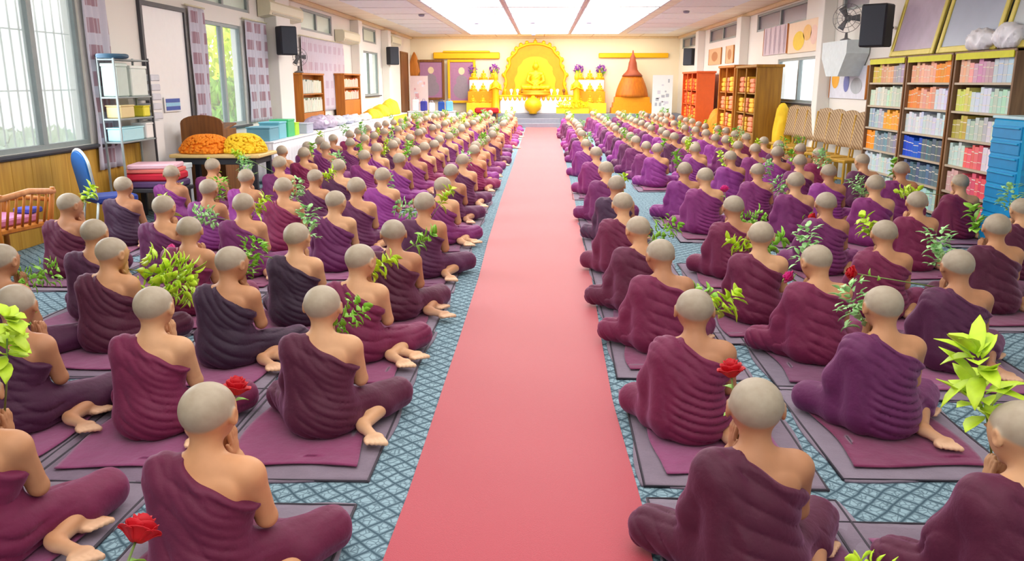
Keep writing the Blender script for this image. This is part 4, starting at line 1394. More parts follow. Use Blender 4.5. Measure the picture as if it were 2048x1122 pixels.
# small bookcases on the left
BOOKBM = None
def book_mesh():
    q = MB()
    # spine and boards (0), page block (1); unit size 1x1x1, spine towards -x
    q.box((-.48, 0, .5), (.04, 1, 1), 0).box((0, -.47, .5), (1, .06, 1), 0).box((0, .47, .5), (1, .06, 1), 0)
    q.box((.0, 0, .5), (.92, .88, .95), 1)
    q.box((-.505, 0, .72), (.012, .9, .04), 1).box((-.505, 0, .30), (.012, .9, .025), 1)
    o = q.build('book', [M_COVER, M_PAPER])
    me = o.data
    bpy.data.objects.remove(o)
    return me
BOOK = book_mesh()
def shelf_books(x, y0, y1, z, hgt, depth, cols, rs_, lab, group, sgn=-1, n=None, faceup=.9):
    """a row of upright books, spines facing the room (towards sgn * x)"""
    y = y0
    while y < y1 - .045:
        c_, frac, nm = cols[min(int((y - y0) / (y1 - y0) * len(cols)), len(cols) - 1)], 1, ''
        t = rs_.uniform(.055, .11)
        if y + t > y1: t = y1 - y
        hh = hgt * rs_.uniform(.72, faceup)
        o = bpy.data.objects.new('book', BOOK)
        o.location = (x, y + t / 2, z)
        o.scale = (depth * rs_.uniform(.85, 1) * (1 if sgn < 0 else -1) if False else depth * .92, t * .96, hh)
        if sgn > 0:
            o.rotation_euler = (0, 0, PI)
        rgb, cname = c_
        rgb = tuple(max(0, min(255, v + rs_.randint(-12, 12))) for v in rgb)
        o.color = (*s2l(rgb), 1)
        COL.objects.link(o)
        tag(o, '%s book on the %s' % (cname, lab), 'book', '%s books on the %s' % (cname, lab))
        y += t
def small_case(x, y0, y1, z1, mm, lab, cols, sgn=1, nsh=2, zb=.98, where='', d_=.24):
    e = empty('bookcase', (x, (y0 + y1) / 2, 0), label=lab, cat='bookcase')
    L = y1 - y0
    for s in (-1, 1):
        MB().box((0, s * (L / 2 - .015), z1 / 2), (d_, .03, z1), bev=.004).build('side_panel', mm, e)
    MB().box((0, 0, z1 - .02), (d_ + .03, L + .04, .04), bev=.006).build('top', mm, e)
    MB().box((-sgn * (d_ / 2 - .01), 0, z1 / 2), (.02, L - .06, z1 - .04)).build('back_panel', mm, e)
    MB().box((0, 0, zb / 2), (d_ - .04, L - .06, zb), bev=.004).build('cupboard', mm, e)
    zs = [zb + .005 + (z1 - .04 - zb) * i / nsh for i in range(nsh)]
    for z in zs[1:]:
        MB().box((0, 0, z - .012), (d_ - .05, L - .07, .024)).build('shelf', mm, e)
    rs_ = random.Random(int(y0 * 3))
    for i, z in enumerate(zs):
        shelf_books(x + sgn * .02, y0 + .05, y1 - .05, z + .001, (z1 - .04 - zb) / nsh - .05, d_ - .12, cols[i % len(cols)], rs_, '%s shelf of %s' % (('lower', 'upper', 'top')[i] if nsh < 4 else ('first', 'second', 'third', 'fourth')[i], where), '', -sgn)
G_ = lambda *a: [a]
small_case(-5.25, 17.75, 19.5, 1.9, M_WORANGE, 'small wooden bookcase on the left wall with pale green books', [[((196, 214, 190), 'pale green'), ((226, 226, 214), 'cream')], [((176, 204, 196), 'grey green'), ((214, 224, 200), 'pale')]], 1, 2, 1.05, 'the small left bookcase')
small_case(-5.25, 21.5, 23.4, 1.93, M_WORANGE, 'orange wooden bookcase on the left wall with orange books', [[((240, 150, 80), 'orange'), ((244, 130, 100), 'salmon')], [((244, 160, 60), 'amber'), ((240, 140, 90), 'orange')]], 1, 2, 1.25, 'the orange left bookcase')
def fan(x, y, z, rz, label, r=.19):
    e = empty('fan', (x, y, z), rz, label, 'fan')
    g = mat('fan_grey', (120, 120, 124), .4)
    MB().lathe((0, 0, 0), [(.10, 0), (.10, .02), (.03, .05), (.02, .14)], 14).build('base', g, e)
    Mx = Matrix.Translation((0, -.03, .14 + r)) @ RX
    c_ = MB()
    for k in range(3):
        rr = r * (1, .66, .33)[k]
        c_.tube([Mx @ Vector((rr * math.cos(a * PI / 12), rr * math.sin(a * PI / 12), .03 if k else .0)) for a in range(24)], .005, 5, closed=True)
    for a in range(14):
        t = a * 2 * PI / 14
        c_.tube([Mx @ Vector((0, 0, .05)), Mx @ Vector((r * .6 * math.cos(t), r * .6 * math.sin(t), .045)), Mx @ Vector((r * math.cos(t), r * math.sin(t), 0))], .0035, 4)
    c_.build('cage', g, e)
    bl = MB()
    for a in range(3):
        t = a * 2 * PI / 3
        R_ = Mx @ Matrix.Rotation(t, 4, 'Z')
        bl.sheet([[R_ @ Vector((r * (.15 + .72 * i / 5), r * (-.24 + .48 * j / 3) * (.5 + i / 9), -.02 + .02 * j / 3)) for j in range(4)] for i in range(6)], .003)
    bl.build('blades', mat('fan_blade', (96, 98, 104), .4), e)
    MB().lathe((0, .02, .14 + r), [(.05, -.03), (.06, .02), (.04, .09)], 12, M=Matrix.Rotation(-PI / 2, 4, 'X')).build('motor', g, e)
    return e
fan(-5.25, 17.95, 1.90, .5, 'small grey fan standing on top of the small left bookcase')
f2 = fan(5.24, 15.05, 2.40, -.6, 'grey fan on a pale wall bracket beside the black speaker', .24)
T('wall_cooler', MB().prism([(-.62, .17), (.62, .17), (.62, -.10), (.30, -.42), (-.30, -.42), (-.62, -.05)], -.19, .19, 0, Matrix.Rotation(PI / 2, 4, 'Z') @ RX), mat('pale_blue_plastic', (206, 220, 226), .5), 'pale blue-grey wall unit under the fan on the right wall', 'wall unit', loc=(5.24, 15.05, 2.225))
# ------------------------------------------------------------------ right wall things
BX, BD = 5.25, .38
bays = [(9.30, 10.66), (10.70, 12.02), (12.06, 13.38)]
whr = ['near bay of the tall right bookcase', 'middle bay of the tall right bookcase', 'far bay of the tall right bookcase']
SH = [.06, .38, .70, 1.03, 1.36, 1.70]
nmz = ['bottom', 'fifth', 'fourth', 'third', 'second', 'top']
pal = {
 0: [[((224, 120, 130), 'coral pink'), ((240, 130, 140), 'pink')], [((240, 90, 110), 'coral red'), ((236, 100, 120), 'rose red'), ((226, 180, 190), 'dusty pink')], [((232, 222, 236), 'white'), ((240, 110, 120), 'coral pink'), ((210, 220, 226), 'pale grey')], [((206, 222, 226), 'pale blue'), ((186, 200, 200), 'grey green'), ((190, 180, 90), 'olive')], [((190, 222, 206), 'mint'), ((206, 230, 236), 'ice blue'), ((214, 226, 120), 'yellow green')], [((196, 214, 226), 'pale blue'), ((206, 160, 184), 'mauve'), ((244, 186, 160), 'peach')]],
 1: [[((190, 224, 222), 'aqua'), ((206, 230, 234), 'pale aqua')], [((96, 128, 150), 'slate blue'), ((80, 110, 140), 'slate')], [((90, 118, 130), 'dark teal'), ((20, 90, 214), 'bright blue')], [((206, 224, 234), 'ice blue'), ((214, 226, 236), 'pale blue')], [((214, 222, 240), 'white blue'), ((240, 170, 140), 'salmon'), ((246, 140, 70), 'orange')], [((248, 150, 50), 'orange'), ((240, 180, 160), 'salmon pink'), ((240, 176, 150), 'peach')]],
 2: [[((206, 224, 230), 'pale blue'), ((220, 226, 236), 'white')], [((196, 222, 220), 'pale aqua'), ((210, 226, 230), 'ice blue')], [((150, 160, 170), 'grey'), ((130, 160, 166), 'grey teal'), ((246, 160, 40), 'orange')], [((246, 170, 60), 'amber'), ((176, 196, 210), 'blue grey')], [((200, 224, 200), 'pale green'), ((214, 226, 214), 'mint white')], [((178, 164, 180), 'mauve grey'), ((226, 170, 130), 'tan'), ((214, 190, 80), 'mustard')]]}
for bi, (y0, y1) in enumerate(bays):
    e = empty('bookcase', (BX, (y0 + y1) / 2, 0), label='tall brown bookcase unit with six shelves, %s' % ('nearest by the blue drawers', 'the middle one of three', 'farthest, beside the wooden chairs')[bi], cat='bookcase', group='tall bookcase units on the right wall')
    L = y1 - y0
    for s in (-1, 1):
        MB().box((0, s * (L / 2 - .02), 1.03), (BD, .04, 2.06), bev=.004).build('side_panel', M_WSHELF if s > 0 or bi == 0 else M_WBROWN, e)
    MB().box((0, 0, 2.045), (BD + .02, L, .03), bev=.004).build('top', M_WSHELF, e)
    MB().box((-BD / 2 - .006, 0, 2.005), (.012, L - .08, .075)).build('fascia', mat('lime_fascia', (214, 214, 40), .6), e)
    MB().box((BD / 2 - .008, 0, 1.03), (.014, L - .08, 2.0)).build('back_panel', mat('shelf_back', (150, 140, 132), .7), e)
    for z in SH:
        MB().box((0, 0, z - .014), (BD - .02, L - .08, .026)).build('shelf', mat('pale_shelf', (196, 182, 160), .5), e)
    rs_ = random.Random(bi + 20)
    for i, z in enumerate(SH):
        shelf_books(BX - .0, y0 + .045, y1 - .045, z, .30, BD - .06, pal[bi][i], rs_, '%s shelf, %s' % (nmz[i], whr[bi]), '', -1, faceup=.96)
# gold-framed pictures leaning on top of the bookcase
def lean_pic(y0, y1, h_, label, inner, x=5.36):
    L = y1 - y0
    e = empty('leaning_picture', (x - .22, (y0 + y1) / 2, 2.066), label=label, cat='picture', group='gold-framed pictures leaning above the bookcase')
    R_ = Matrix.Rotation(.20, 4, 'Y')
    f_ = MB()
    for s in (-1, 1):
        f_.box((0, s * (L / 2 - .04), h_ / 2), (.04, .08, h_), bev=.01, M=R_)
    f_.box((0, 0, .04), (.04, L - .16, .08), bev=.01, M=R_).box((0, 0, h_ - .04), (.04, L - .16, .08), bev=.01, M=R_)
    f_.build('frame', mat('dull_gold', (206, 190, 90), .45, metal=.2), e)
    MB().box((.006, 0, h_ / 2), (.012, L - .15, h_ - .15), M=R_).build('image', inner, e)
lean_pic(11.45, 12.85, 1.0, 'gold-framed mauve picture leaning above the far bookcase bay', mat('pic_mauve', (176, 160, 180), .4, scale=4, var=.3))
lean_pic(9.9, 11.35, 1.15, 'large gold-framed grey picture leaning above the middle bookcase bay', mat('pic_grey', (160, 170, 190), .35, scale=3, var=.12))
lean_pic(8.2, 9.8, 1.15, 'gold-framed picture cut by the top right corner', mat('pic_blue', (176, 184, 190), .35, scale=3, var=.12))
sack((5.12, 10.2, 2.066), (.12, .30, .12), (236, 236, 244), 'crumpled white plastic bag on the bookcase before the grey picture', 71, 'white plastic on the bookcase')
sack((5.12, 9.62, 2.066), (.12, .26, .14), (240, 240, 250), 'larger crumpled white plastic bag at the near end of bookcase top', 72, 'white plastic on the bookcase')
# blue plastic drawers
e = empty('drawer_tower', (4.98, 8.72, 0), label='bright blue plastic drawer tower beside the tall bookcase', cat='drawers')
MB().box((0, 0, .67), (.44, .60, 1.34), bev=.02).build('cabinet', M_TEAL, e)
for i in range(8):
    d = MB()
    d.box((-.225, 0, .12 + i * .155), (.02, .54, .13), bev=.006)
    dd = d.build('drawer', mat('blue_drawer_front', (14, 142, 204), .35), e)
    MB().box((-.242, 0, .165 + i * .155), (.02, .50, .018), bev=.004).build('handle', M_TEAL, dd)
    for k in range(1):
        MB().box((0, -.303, .12 + i * .155), (.40, .012, .10), bev=.004).build('side_rib', mat('blue_drawer_front', (14, 142, 204), .35), e)
MB().box((0, 0, 1.35), (.46, .62, .03), bev=.01).build('top', mat('drawer_lid_pale', (190, 226, 236), .4), e)
# row of wooden chairs with woven backs
def back_chair(x, y, rz, label, group):
    e = empty('wooden_chair', (x, y, 0), rz, label, 'chair', group)
    wm = m_wood('honey_wood', (206, 164, 50), (176, 130, 40), 2.5)
    for sx in (-1, 1):
        MB().box((sx * .20, -.20, .22), (.035, .035, .44), bev=.004).build('leg', wm, e)
        MB().box((sx * .20, .20, .22), (.035, .035, .44), bev=.004).build('leg', wm, e)
        MB().box((sx * .215, .235, .80), (.03, .03, .76), bev=.004, R=Matrix.Rotation(-.10, 3, 'X')).build('back_post', wm, e)
    MB().box((0, 0, .455), (.45, .44, .05), bev=.012).build('seat', wm, e)
    P = [[(-.195 + .39 * i / 12, .235 + .035 * math.sin(PI * i / 12) - .05 + .10 * j / 8, .62 + .58 * j / 8 + .04 * math.sin(PI * i / 12) * (j / 8)) for j in range(9)] for i in range(13)]
    MB().sheet(P, .022).build('backrest', m_weave(), e)
    MB().box((0, -.20, .18), (.38, .02, .03)).build('stretcher', wm, e)
    return e
def m_weave():
    if 'weave' in MC: return MC['weave']
    k = NT('woven_back')
    tc = k.n('ShaderNodeTexCoord')
    wv = k.n('ShaderNodeTexWave'); wv.inputs['Scale'].default_value = 9; wv.inputs['Distortion'].default_value = 2
    wv.bands_direction = 'DIAGONAL'
    k.l(tc.outputs['Object'], wv.inputs['Vector'])
    c_ = k.mixc(wv.outputs[0], s2l((140, 108, 80)), s2l((198, 172, 132)))
    k.l(c_, k.b.inputs['Base Color']); k.b.inputs['Roughness'].default_value = .7
    MC['weave'] = k.m
    return k.m
cproto = None
words = ['nearest', 'second', 'third', 'fourth', 'fifth', 'sixth', 'farthest']
for i in range(7):
    y = 13.75 + i * .64
    lab = 'honey wooden chair with woven back along the right wall, %s of the row' % words[i]
    if cproto is None:
        cproto = back_chair(4.98, y, -1.25, lab, 'chairs in a row along the right wall')
    else:
        o = copy_tree(cproto); o.location = (4.98, y, 0); o['label'] = lab
# poster board, whiteboard and notice
def poster(y0, y1, z0, z1, lab, base_m, marks, name='poster', x=XR - .02):
    e = empty(name, (x, (y0 + y1) / 2, z0), label=lab, cat='poster')
    L, h_ = y1 - y0, z1 - z0
    p = MB().box((0, 0, h_ / 2), (.02, L, h_), 0)
    mats = [base_m]
    for (u, v, su, sv, mm) in marks:
        mats.append(mm)
        n = 18
        vs = [(-.013, (u - .5) * L + su * L / 2 * math.cos(2 * PI * i / n), v * h_ + sv * h_ / 2 * math.sin(2 * PI * i / n)) for i in range(n)]
        p.add(vs + [(a + .004, b, c) for a, b, c in vs], [tuple(range(n))], len(mats) - 1)
    p.build('sheet', mats, e)
    for s in (-1, 1):
        MB().box((-.004, s * L / 2, h_ / 2), (.03, .03, h_), bev=.004).build('edge', M_WORANGE, e)
    return e
poster(16.95, 19.2, 2.32, 2.96, 'peach poster with a yellow figure high on the right wall', mat('peach_print', (250, 220, 190), .6, var=.08, scale=3), [(.65, .38, .36, .62, mat('poster_yellow', (255, 210, 40), .6)), (.40, .6, .25, .5, mat('poster_amber', (250, 196, 110), .6)), (.2, .5, .2, .6, mat('poster_rose', (246, 206, 190), .6))])
poster(19.3, 21.3, 2.34, 2.98, 'striped mauve hanging beside the peach poster on the right wall', mat('mauve_print', (214, 196, 208), .6), [(u, .5, .09, .99, mat('mauve_stripe', (176, 156, 172), .6)) for u in (.1, .3, .5, .7, .9)])
poster(14.4, 16.2, 1.42, 1.98, 'notice board with orange figure and blue pictures on the right wall', mat('notice_pale', (222, 226, 240), .6), [(.84, .62, .22, .62, mat('notice_orange', (248, 176, 40), .6)), (.52, .5, .16, .6, mat('notice_blue', (110, 120, 190), .6)), (.25, .4, .3, .5, mat('notice_grey', (180, 188, 196), .6))], 'notice_board')
# glass cabinets
def cabinet(x, y0, y1, z1, mm, lab, inner, labs, d_=.55):
    e = empty('display_cabinet', (x, (y0 + y1) / 2, 0), label=lab, cat='cabinet')
    L = y1 - y0
    for s in (-1, 1):
        MB().box((0, s * (L / 2 - .02), z1 / 2), (d_, .04, z1), bev=.006).build('side_panel', mm, e)
    MB().box((0, 0, z1 - .03), (d_ + .06, L + .08, .06), bev=.012).build('top', mm, e)
    MB().box((d_ / 2 - .01, 0, z1 / 2), (.02, L - .08, z1 - .06)).build('back_panel', mm, e)
    MB().box((0, 0, .30), (d_ - .04, L - .08, .60), bev=.01).build('base_cupboard', mm, e)
    for z in (1.02, 1.46):
        MB().box((0, 0, z), (d_ - .06, L - .09, .025)).build('shelf', mm, e)
    n = 2 if L < 2.2 else 3
    for i in range(n + 1):
        MB().box((-d_ / 2 + .01, -L / 2 + .03 + (L - .06) * i / n, (z1 + .6) / 2 - .03), (.03, .05, z1 - .68), bev=.005).build('door_stile', mm, e)
    rs_ = random.Random(int(y0))
    for zi, z in enumerate((.602, 1.034, 1.474)):
        m_ = int((L - .2) / .36)
        for j in range(m_):
            yy = y0 + .22 + (L - .4) * j / max(1, m_ - 1)
            hh = rs_.uniform(.30, .38)
            mmq, nm = inner[(j + zi) % len(inner)]
            q = MB()
            for k in range(3):
                q.box((rs_.uniform(-.01, .01), 0, hh * (k + .5) / 3), (.36, .33, hh / 3 - .004), bev=.03)
            o = q.build('folded_robes', mmq, None, (x - .02, yy, z))
            tag(o, '%s folded cloth bundle on the %s shelf of the %s' % (nm, ('lower', 'middle', 'upper')[zi], labs), 'cloth', '%s bundles on the %s shelf of the %s' % (nm, ('lower', 'middle', 'upper')[zi], labs))
M_SALM = mat('salmon_cloth', (240, 150, 110), .7, bump=.3)
M_AMB = mat('amber_cloth', (246, 190, 60), .7, bump=.3)
M_DORG = mat('deep_orange_cloth', (232, 92, 40), .7, bump=.3)
cabinet(4.86, 18.4, 20.3, 2.08, m_wood('olive_wood', (170, 122, 36), (136, 92, 30), 2.5), 'tall golden-brown cabinet behind the row of wooden chairs', [(M_AMB, 'amber'), (M_SALM, 'salmon')], 'cabinet behind the chairs')
cabinet(4.92, 20.8, 22.6, 2.12, M_WORANGE, 'tall orange wood cabinet next to the golden-brown one', [(M_SALM, 'salmon'), (M_AMB, 'amber')], 'orange wood cabinet')
cabinet(4.95, 26.0, 28.6, 2.04, mat('red_orange_wood', (214, 92, 30), .5), 'red orange cabinet far down the right wall', [(M_DORG, 'deep orange'), (M_ORG, 'orange')], 'red orange cabinet')
for i, (x, y, r, mm, lab) in enumerate(((5.12, 25.0, (.25, .5, .62), M_ORG, 'tall orange cloth heap between the right wall cabinets'), (5.0, 23.2, (.3, .4, .5), M_YEL, 'yellow cloth heap beside the orange wood cabinet'), (5.12, 18.08, (.2, .2, .85), M_YEL, 'yellow cloth bundle behind the last wooden chair'))):
    vt, q = surface_nets(lambda P: np.maximum(elli(P, (0, 0, r[2] * .5), r) + .03 * wob(P, 80 + i, 16) - .02 * ridge(P[:, 1] * 9 + P[:, 0] * 4), -P[:, 2]), (-r[0] - .1, -r[1] - .1, -.03), (r[0] + .1, r[1] + .1, r[2] * 1.6 + .1), .035)
    me = np_mesh('cloth_heap', vt, q, mm)
    o = bpy.data.objects.new('cloth_heap', me); o.location = (x, y, 0); COL.objects.link(o)
    tag(o, lab, 'cloth')
# framed prints above the far right cabinets
for i, (y0, y1, lab) in enumerate(((24.6, 25.6, 'small tan framed print above the orange heap'), (26.3, 28.2, 'wide tan framed print above the red orange cabinet'))):
    poster(y0, y1, 2.25, 2.75, lab, mat('tan_print', (226, 186, 140), .6), [(.5, .5, .5, .6, mat('print_brown', (190, 130, 80), .6))], 'framed_print')
# ------------------------------------------------------------------ mats
def m_mat():
    k = NT('floor_mat_cloth')
    oi = k.n('ShaderNodeObjectInfo')
    tc = k.n('ShaderNodeTexCoord')
    no = k.n('ShaderNodeTexNoise'); no.inputs['Scale'].default_value = 10; no.inputs['Detail'].default_value = 4
    k.l(tc.outputs['Object'], no.inputs['Vector'])
    n2 = k.n('ShaderNodeTexNoise'); n2.inputs['Scale'].default_value = 120
    k.l(tc.outputs['Object'], n2.inputs['Vector'])
    sp = k.n('ShaderNodeSeparateXYZ'); k.l(tc.outputs['Object'], sp.inputs[0])
    # quilting lines across the border
    q = k.math('ABSOLUTE', k.math('SINE', k.math('MULTIPLY', sp.outputs[0], 26)))
    v = k.n('ShaderNodeVectorMath', operation='SCALE')
    k.l(oi.outputs['Color'], v.inputs[0])
    k.l(k.math('ADD', k.math('MULTIPLY_ADD', no.outputs[0], .35, .72), k.math('MULTIPLY', n2.outputs[0], .2)), v.inputs['Scale'])
    k.l(v.outputs[0], k.b.inputs['Base Color'])
    k.b.inputs['Roughness'].default_value = .9
    k.b.inputs['Specular IOR Level'].default_value = .15
    k.b.inputs['Sheen Weight'].default_value = .35
    k.b.inputs['Sheen Tint'].default_value = (.9, .8, 1, 1)
    k.bump(no.outputs[0], .5, .015)
    return k.m
M_MAT = m_mat()
def slab(w_, d_, t, nx, ny, seed, amp, edge=.015):
    rs = np.random.RandomState(seed)
    xs = np.linspace(-w_ / 2, w_ / 2, nx); ys_ = np.linspace(-d_ / 2, d_ / 2, ny)
    ph = rs.uniform(0, 6.28, 6)
    q = MB(); P = []
    for i, x in enumerate(xs):
        r = []
        for j, y in enumerate(ys_):
            h_ = t / 2 + amp * (math.sin(x * 21 + y * 9 + ph[0]) * .4 + math.sin(y * 17 - x * 6 + ph[1]) * .35 + math.sin(x * 43 + ph[2] + 3 * math.sin(y * 5 + ph[4])) * .25 + 1)
            dx = edge * math.sin(y * 7 + ph[3]) * (abs(x) > w_ * .4); dy = edge * math.sin(x * 8 + ph[5]) * (abs(y) > d_ * .4)
            r.append((x + dx, y + dy, h_))
        P.append(r)
    # solid slab: top follows the wrinkles, flat bottom
    nxx, nyy = nx, ny
    vs = [p for r in P for p in r] + [(p[0], p[1], 0.0) for r in P for p in r]
    o = nxx * nyy; fs = []
    for i in range(nxx - 1):
        for j in range(nyy - 1):
            a, b, c, d = i * nyy + j, (i + 1) * nyy + j, (i + 1) * nyy + j + 1, i * nyy + j + 1
            fs.append((a, b, c, d)); fs.append((o + a, o + d, o + c, o + b))
    for i in range(nxx - 1):
        a, b = i * nyy, (i + 1) * nyy
        fs.append((a, o + a, o + b, b))
        a, b = i * nyy + nyy - 1, (i + 1) * nyy + nyy - 1
        fs.append((a, b, o + b, o + a))
    for j in range(nyy - 1):
        fs.append((j, j + 1, o + j + 1, o + j))
        a = (nxx - 1) * nyy + j
        fs.append((a, o + a, o + a + 1, a + 1))
    q.add(vs, fs, 0, True)
    return q
def mesh_of(mb, name, mats):
    o = mb.build(name, mats); me = o.data; bpy.data.objects.remove(o); return me
PADS = [mesh_of(slab(.80, 1.14, .014, 26, 36, 100 + i, .0022), 'pad', M_MAT) for i in range(3)]
CLOTHS = [mesh_of(slab(.60, .86, .006, 34, 46, 200 + i, .0028, .02), 'cloth', M_MAT) for i in range(3)]
pipe = MB().tube([(-.39, -.565, .008), (.39, -.565, .008), (.39, .565, .008), (-.39, .565, .008)], .007, 6, closed=True)
PIPE = mesh_of(pipe, 'piping', mat('mat_piping', (60, 54, 66), .8))
def floor_mat(x, y, rz, k, pad_c, cloth_c, label, group):
    e = empty('floor_mat', (x, y, 0.0), rz, label, 'mat', group)
    for nm, me, z, c_ in (('pad', PADS[k % 3], 0, pad_c), ('cloth', CLOTHS[k % 3], .0190, cloth_c), ('piping', PIPE, 0, None)):
        o = bpy.data.objects.new(nm, me)
        o.location = (0, -.02 if nm == 'cloth' else 0, z)
        if c_: o.color = (*s2l(c_), 1)
        o.parent = e
        COL.objects.link(o)
    return e
# ------------------------------------------------------------------ people placement
SEATS = {
    'L1': [(-1.11, 2.5), (-1.08, 3.84), (-1.14, 4.91), (-1.08, 5.85), (-1.05, 7.17), (-1.08, 8.67), (-1.14, 10.12), (-1.12, 11.42), (-1.1, 13.1)],
    'L2': [(-1.9, 3.79), (-1.91, 4.81), (-1.75, 5.67), (-1.91, 7.39), (-1.91, 8.31), (-1.86, 9.44), (-2.05, 11.61)],
    'L3': [(-2.6, 3.81), (-2.79, 5.07), (-2.63, 5.93), (-2.65, 7.11), (-2.65, 8.28), (-2.68, 9.51), (-2.63, 10.48), (-2.67, 12.23)],
    'L4': [(-3.34, 4.82), (-3.27, 5.77), (-3.29, 6.94), (-3.44, 8.29), (-3.44, 9.38), (-3.51, 10.84), (-3.64, 12.45), (-3.75, 14.14)],
    'L5': [(-4.22, 7.08), (-4.44, 8.5), (-4.46, 9.71), (-4.27, 10.48), (-4.22, 13.2)],
    'R1': [(0.72, 2.61), (0.74, 3.84), (0.77, 5.16), (0.73, 6.08), (0.72, 7.33), (0.78, 8.79), (0.79, 10.19), (0.81, 12.71), (0.79, 15.4), (0.84, 17.98)],
    'R2': [(1.53, 2.44), (1.68, 3.94), (1.71, 5.01), (1.56, 5.85), (1.68, 7.22), (1.85, 9.43), (1.76, 10.34), (1.87, 13.7)],
    'R3': [(2.49, 4.88), (2.51, 6.02), (2.55, 7.43), (2.73, 8.99), (2.68, 10.38), (2.73, 12.1), (2.5, 13.73)],
    'R4': [(3.4, 6.2), (3.43, 7.62), (3.49, 8.76), (3.47, 10.12), (3.56, 11.6)],
    'R5': [(4.21, 7.31), (4.62, 9.25), (4.44, 10.39), (4.39, 11.48)],
}
SEATS['L2'].insert(0, (-2.02, 2.66))
STARTROW = {'L1': 1, 'L2': 1, 'L3': 2, 'L4': 3, 'L5': 5, 'R1': 1, 'R2': 1, 'R3': 3, 'R4': 4, 'R5': 5}
# the rows carry on towards the altar
XC = {'L1': -1.12, 'L2': -1.98, 'L3': -2.72, 'L4': -3.55, 'L5': -4.18, 'R1': .84, 'R2': 1.80, 'R3': 2.66, 'R4': 3.52, 'R5': 4.18}
ordn = ['first', 'second', 'third', 'fourth', 'fifth', 'sixth', 'seventh', 'eighth', 'ninth', 'tenth', 'eleventh', 'twelfth', 'thirteenth', 'fourteenth', 'fifteenth', 'sixteenth', 'seventeenth', 'eighteenth', 'nineteenth', 'twentieth', 'twenty-first', 'twenty-second', 'twenty-third', 'twenty-fourth', 'twenty-fifth', 'twenty-sixth', 'twenty-seventh', 'twenty-eighth', 'twenty-ninth', 'thirtieth']
colw = ['next to the red carpet', 'second from the carpet', 'third from the carpet', 'fourth from the carpet', 'fifth from the carpet']
R = random.Random(4)
ROBES = {'maroon': (108, 28, 66), 'plum': (102, 34, 88), 'dark plum': (74, 28, 62), 'dark maroon': (82, 24, 52), 'purple': (114, 42, 112), 'near-black': (50, 30, 52)}
FIX = {('L1', 0): 'maroon', ('L1', 1): 'dark maroon', ('L1', 2): 'maroon', ('L1', 3): 'dark maroon', ('L1', 4): 'dark plum', ('L2', 1): 'maroon', ('L2', 2): 'near-black', ('L2', 3): 'near-black', ('L2', 0): 'maroon', ('L3', 0): 'dark plum', ('L3', 1): 'dark maroon', ('L3', 2): 'maroon', ('L4', 0): 'dark plum', ('L4', 1): 'dark plum',
       ('L5', 0): 'dark maroon', ('L5', 1): 'near-black', ('L2', 4): 'plum', ('L2', 5): 'dark plum', ('R1', 0): 'dark maroon', ('R1', 1): 'maroon', ('R1', 2): 'maroon', ('R1', 3): 'dark maroon', ('R1', 4): 'maroon', ('R1', 5): 'near-black', ('R2', 0): 'dark maroon', ('R2', 1): 'plum', ('R2', 2): 'maroon', ('R2', 3): 'maroon', ('R2', 4): 'maroon', ('R2', 5): 'plum', ('R3', 0): 'dark plum', ('R3', 1): 'maroon', ('R3', 2): 'plum', ('R4', 0): 'dark maroon', ('R4', 1): 'maroon', ('R4', 2): 'plum'}
HELD = {}
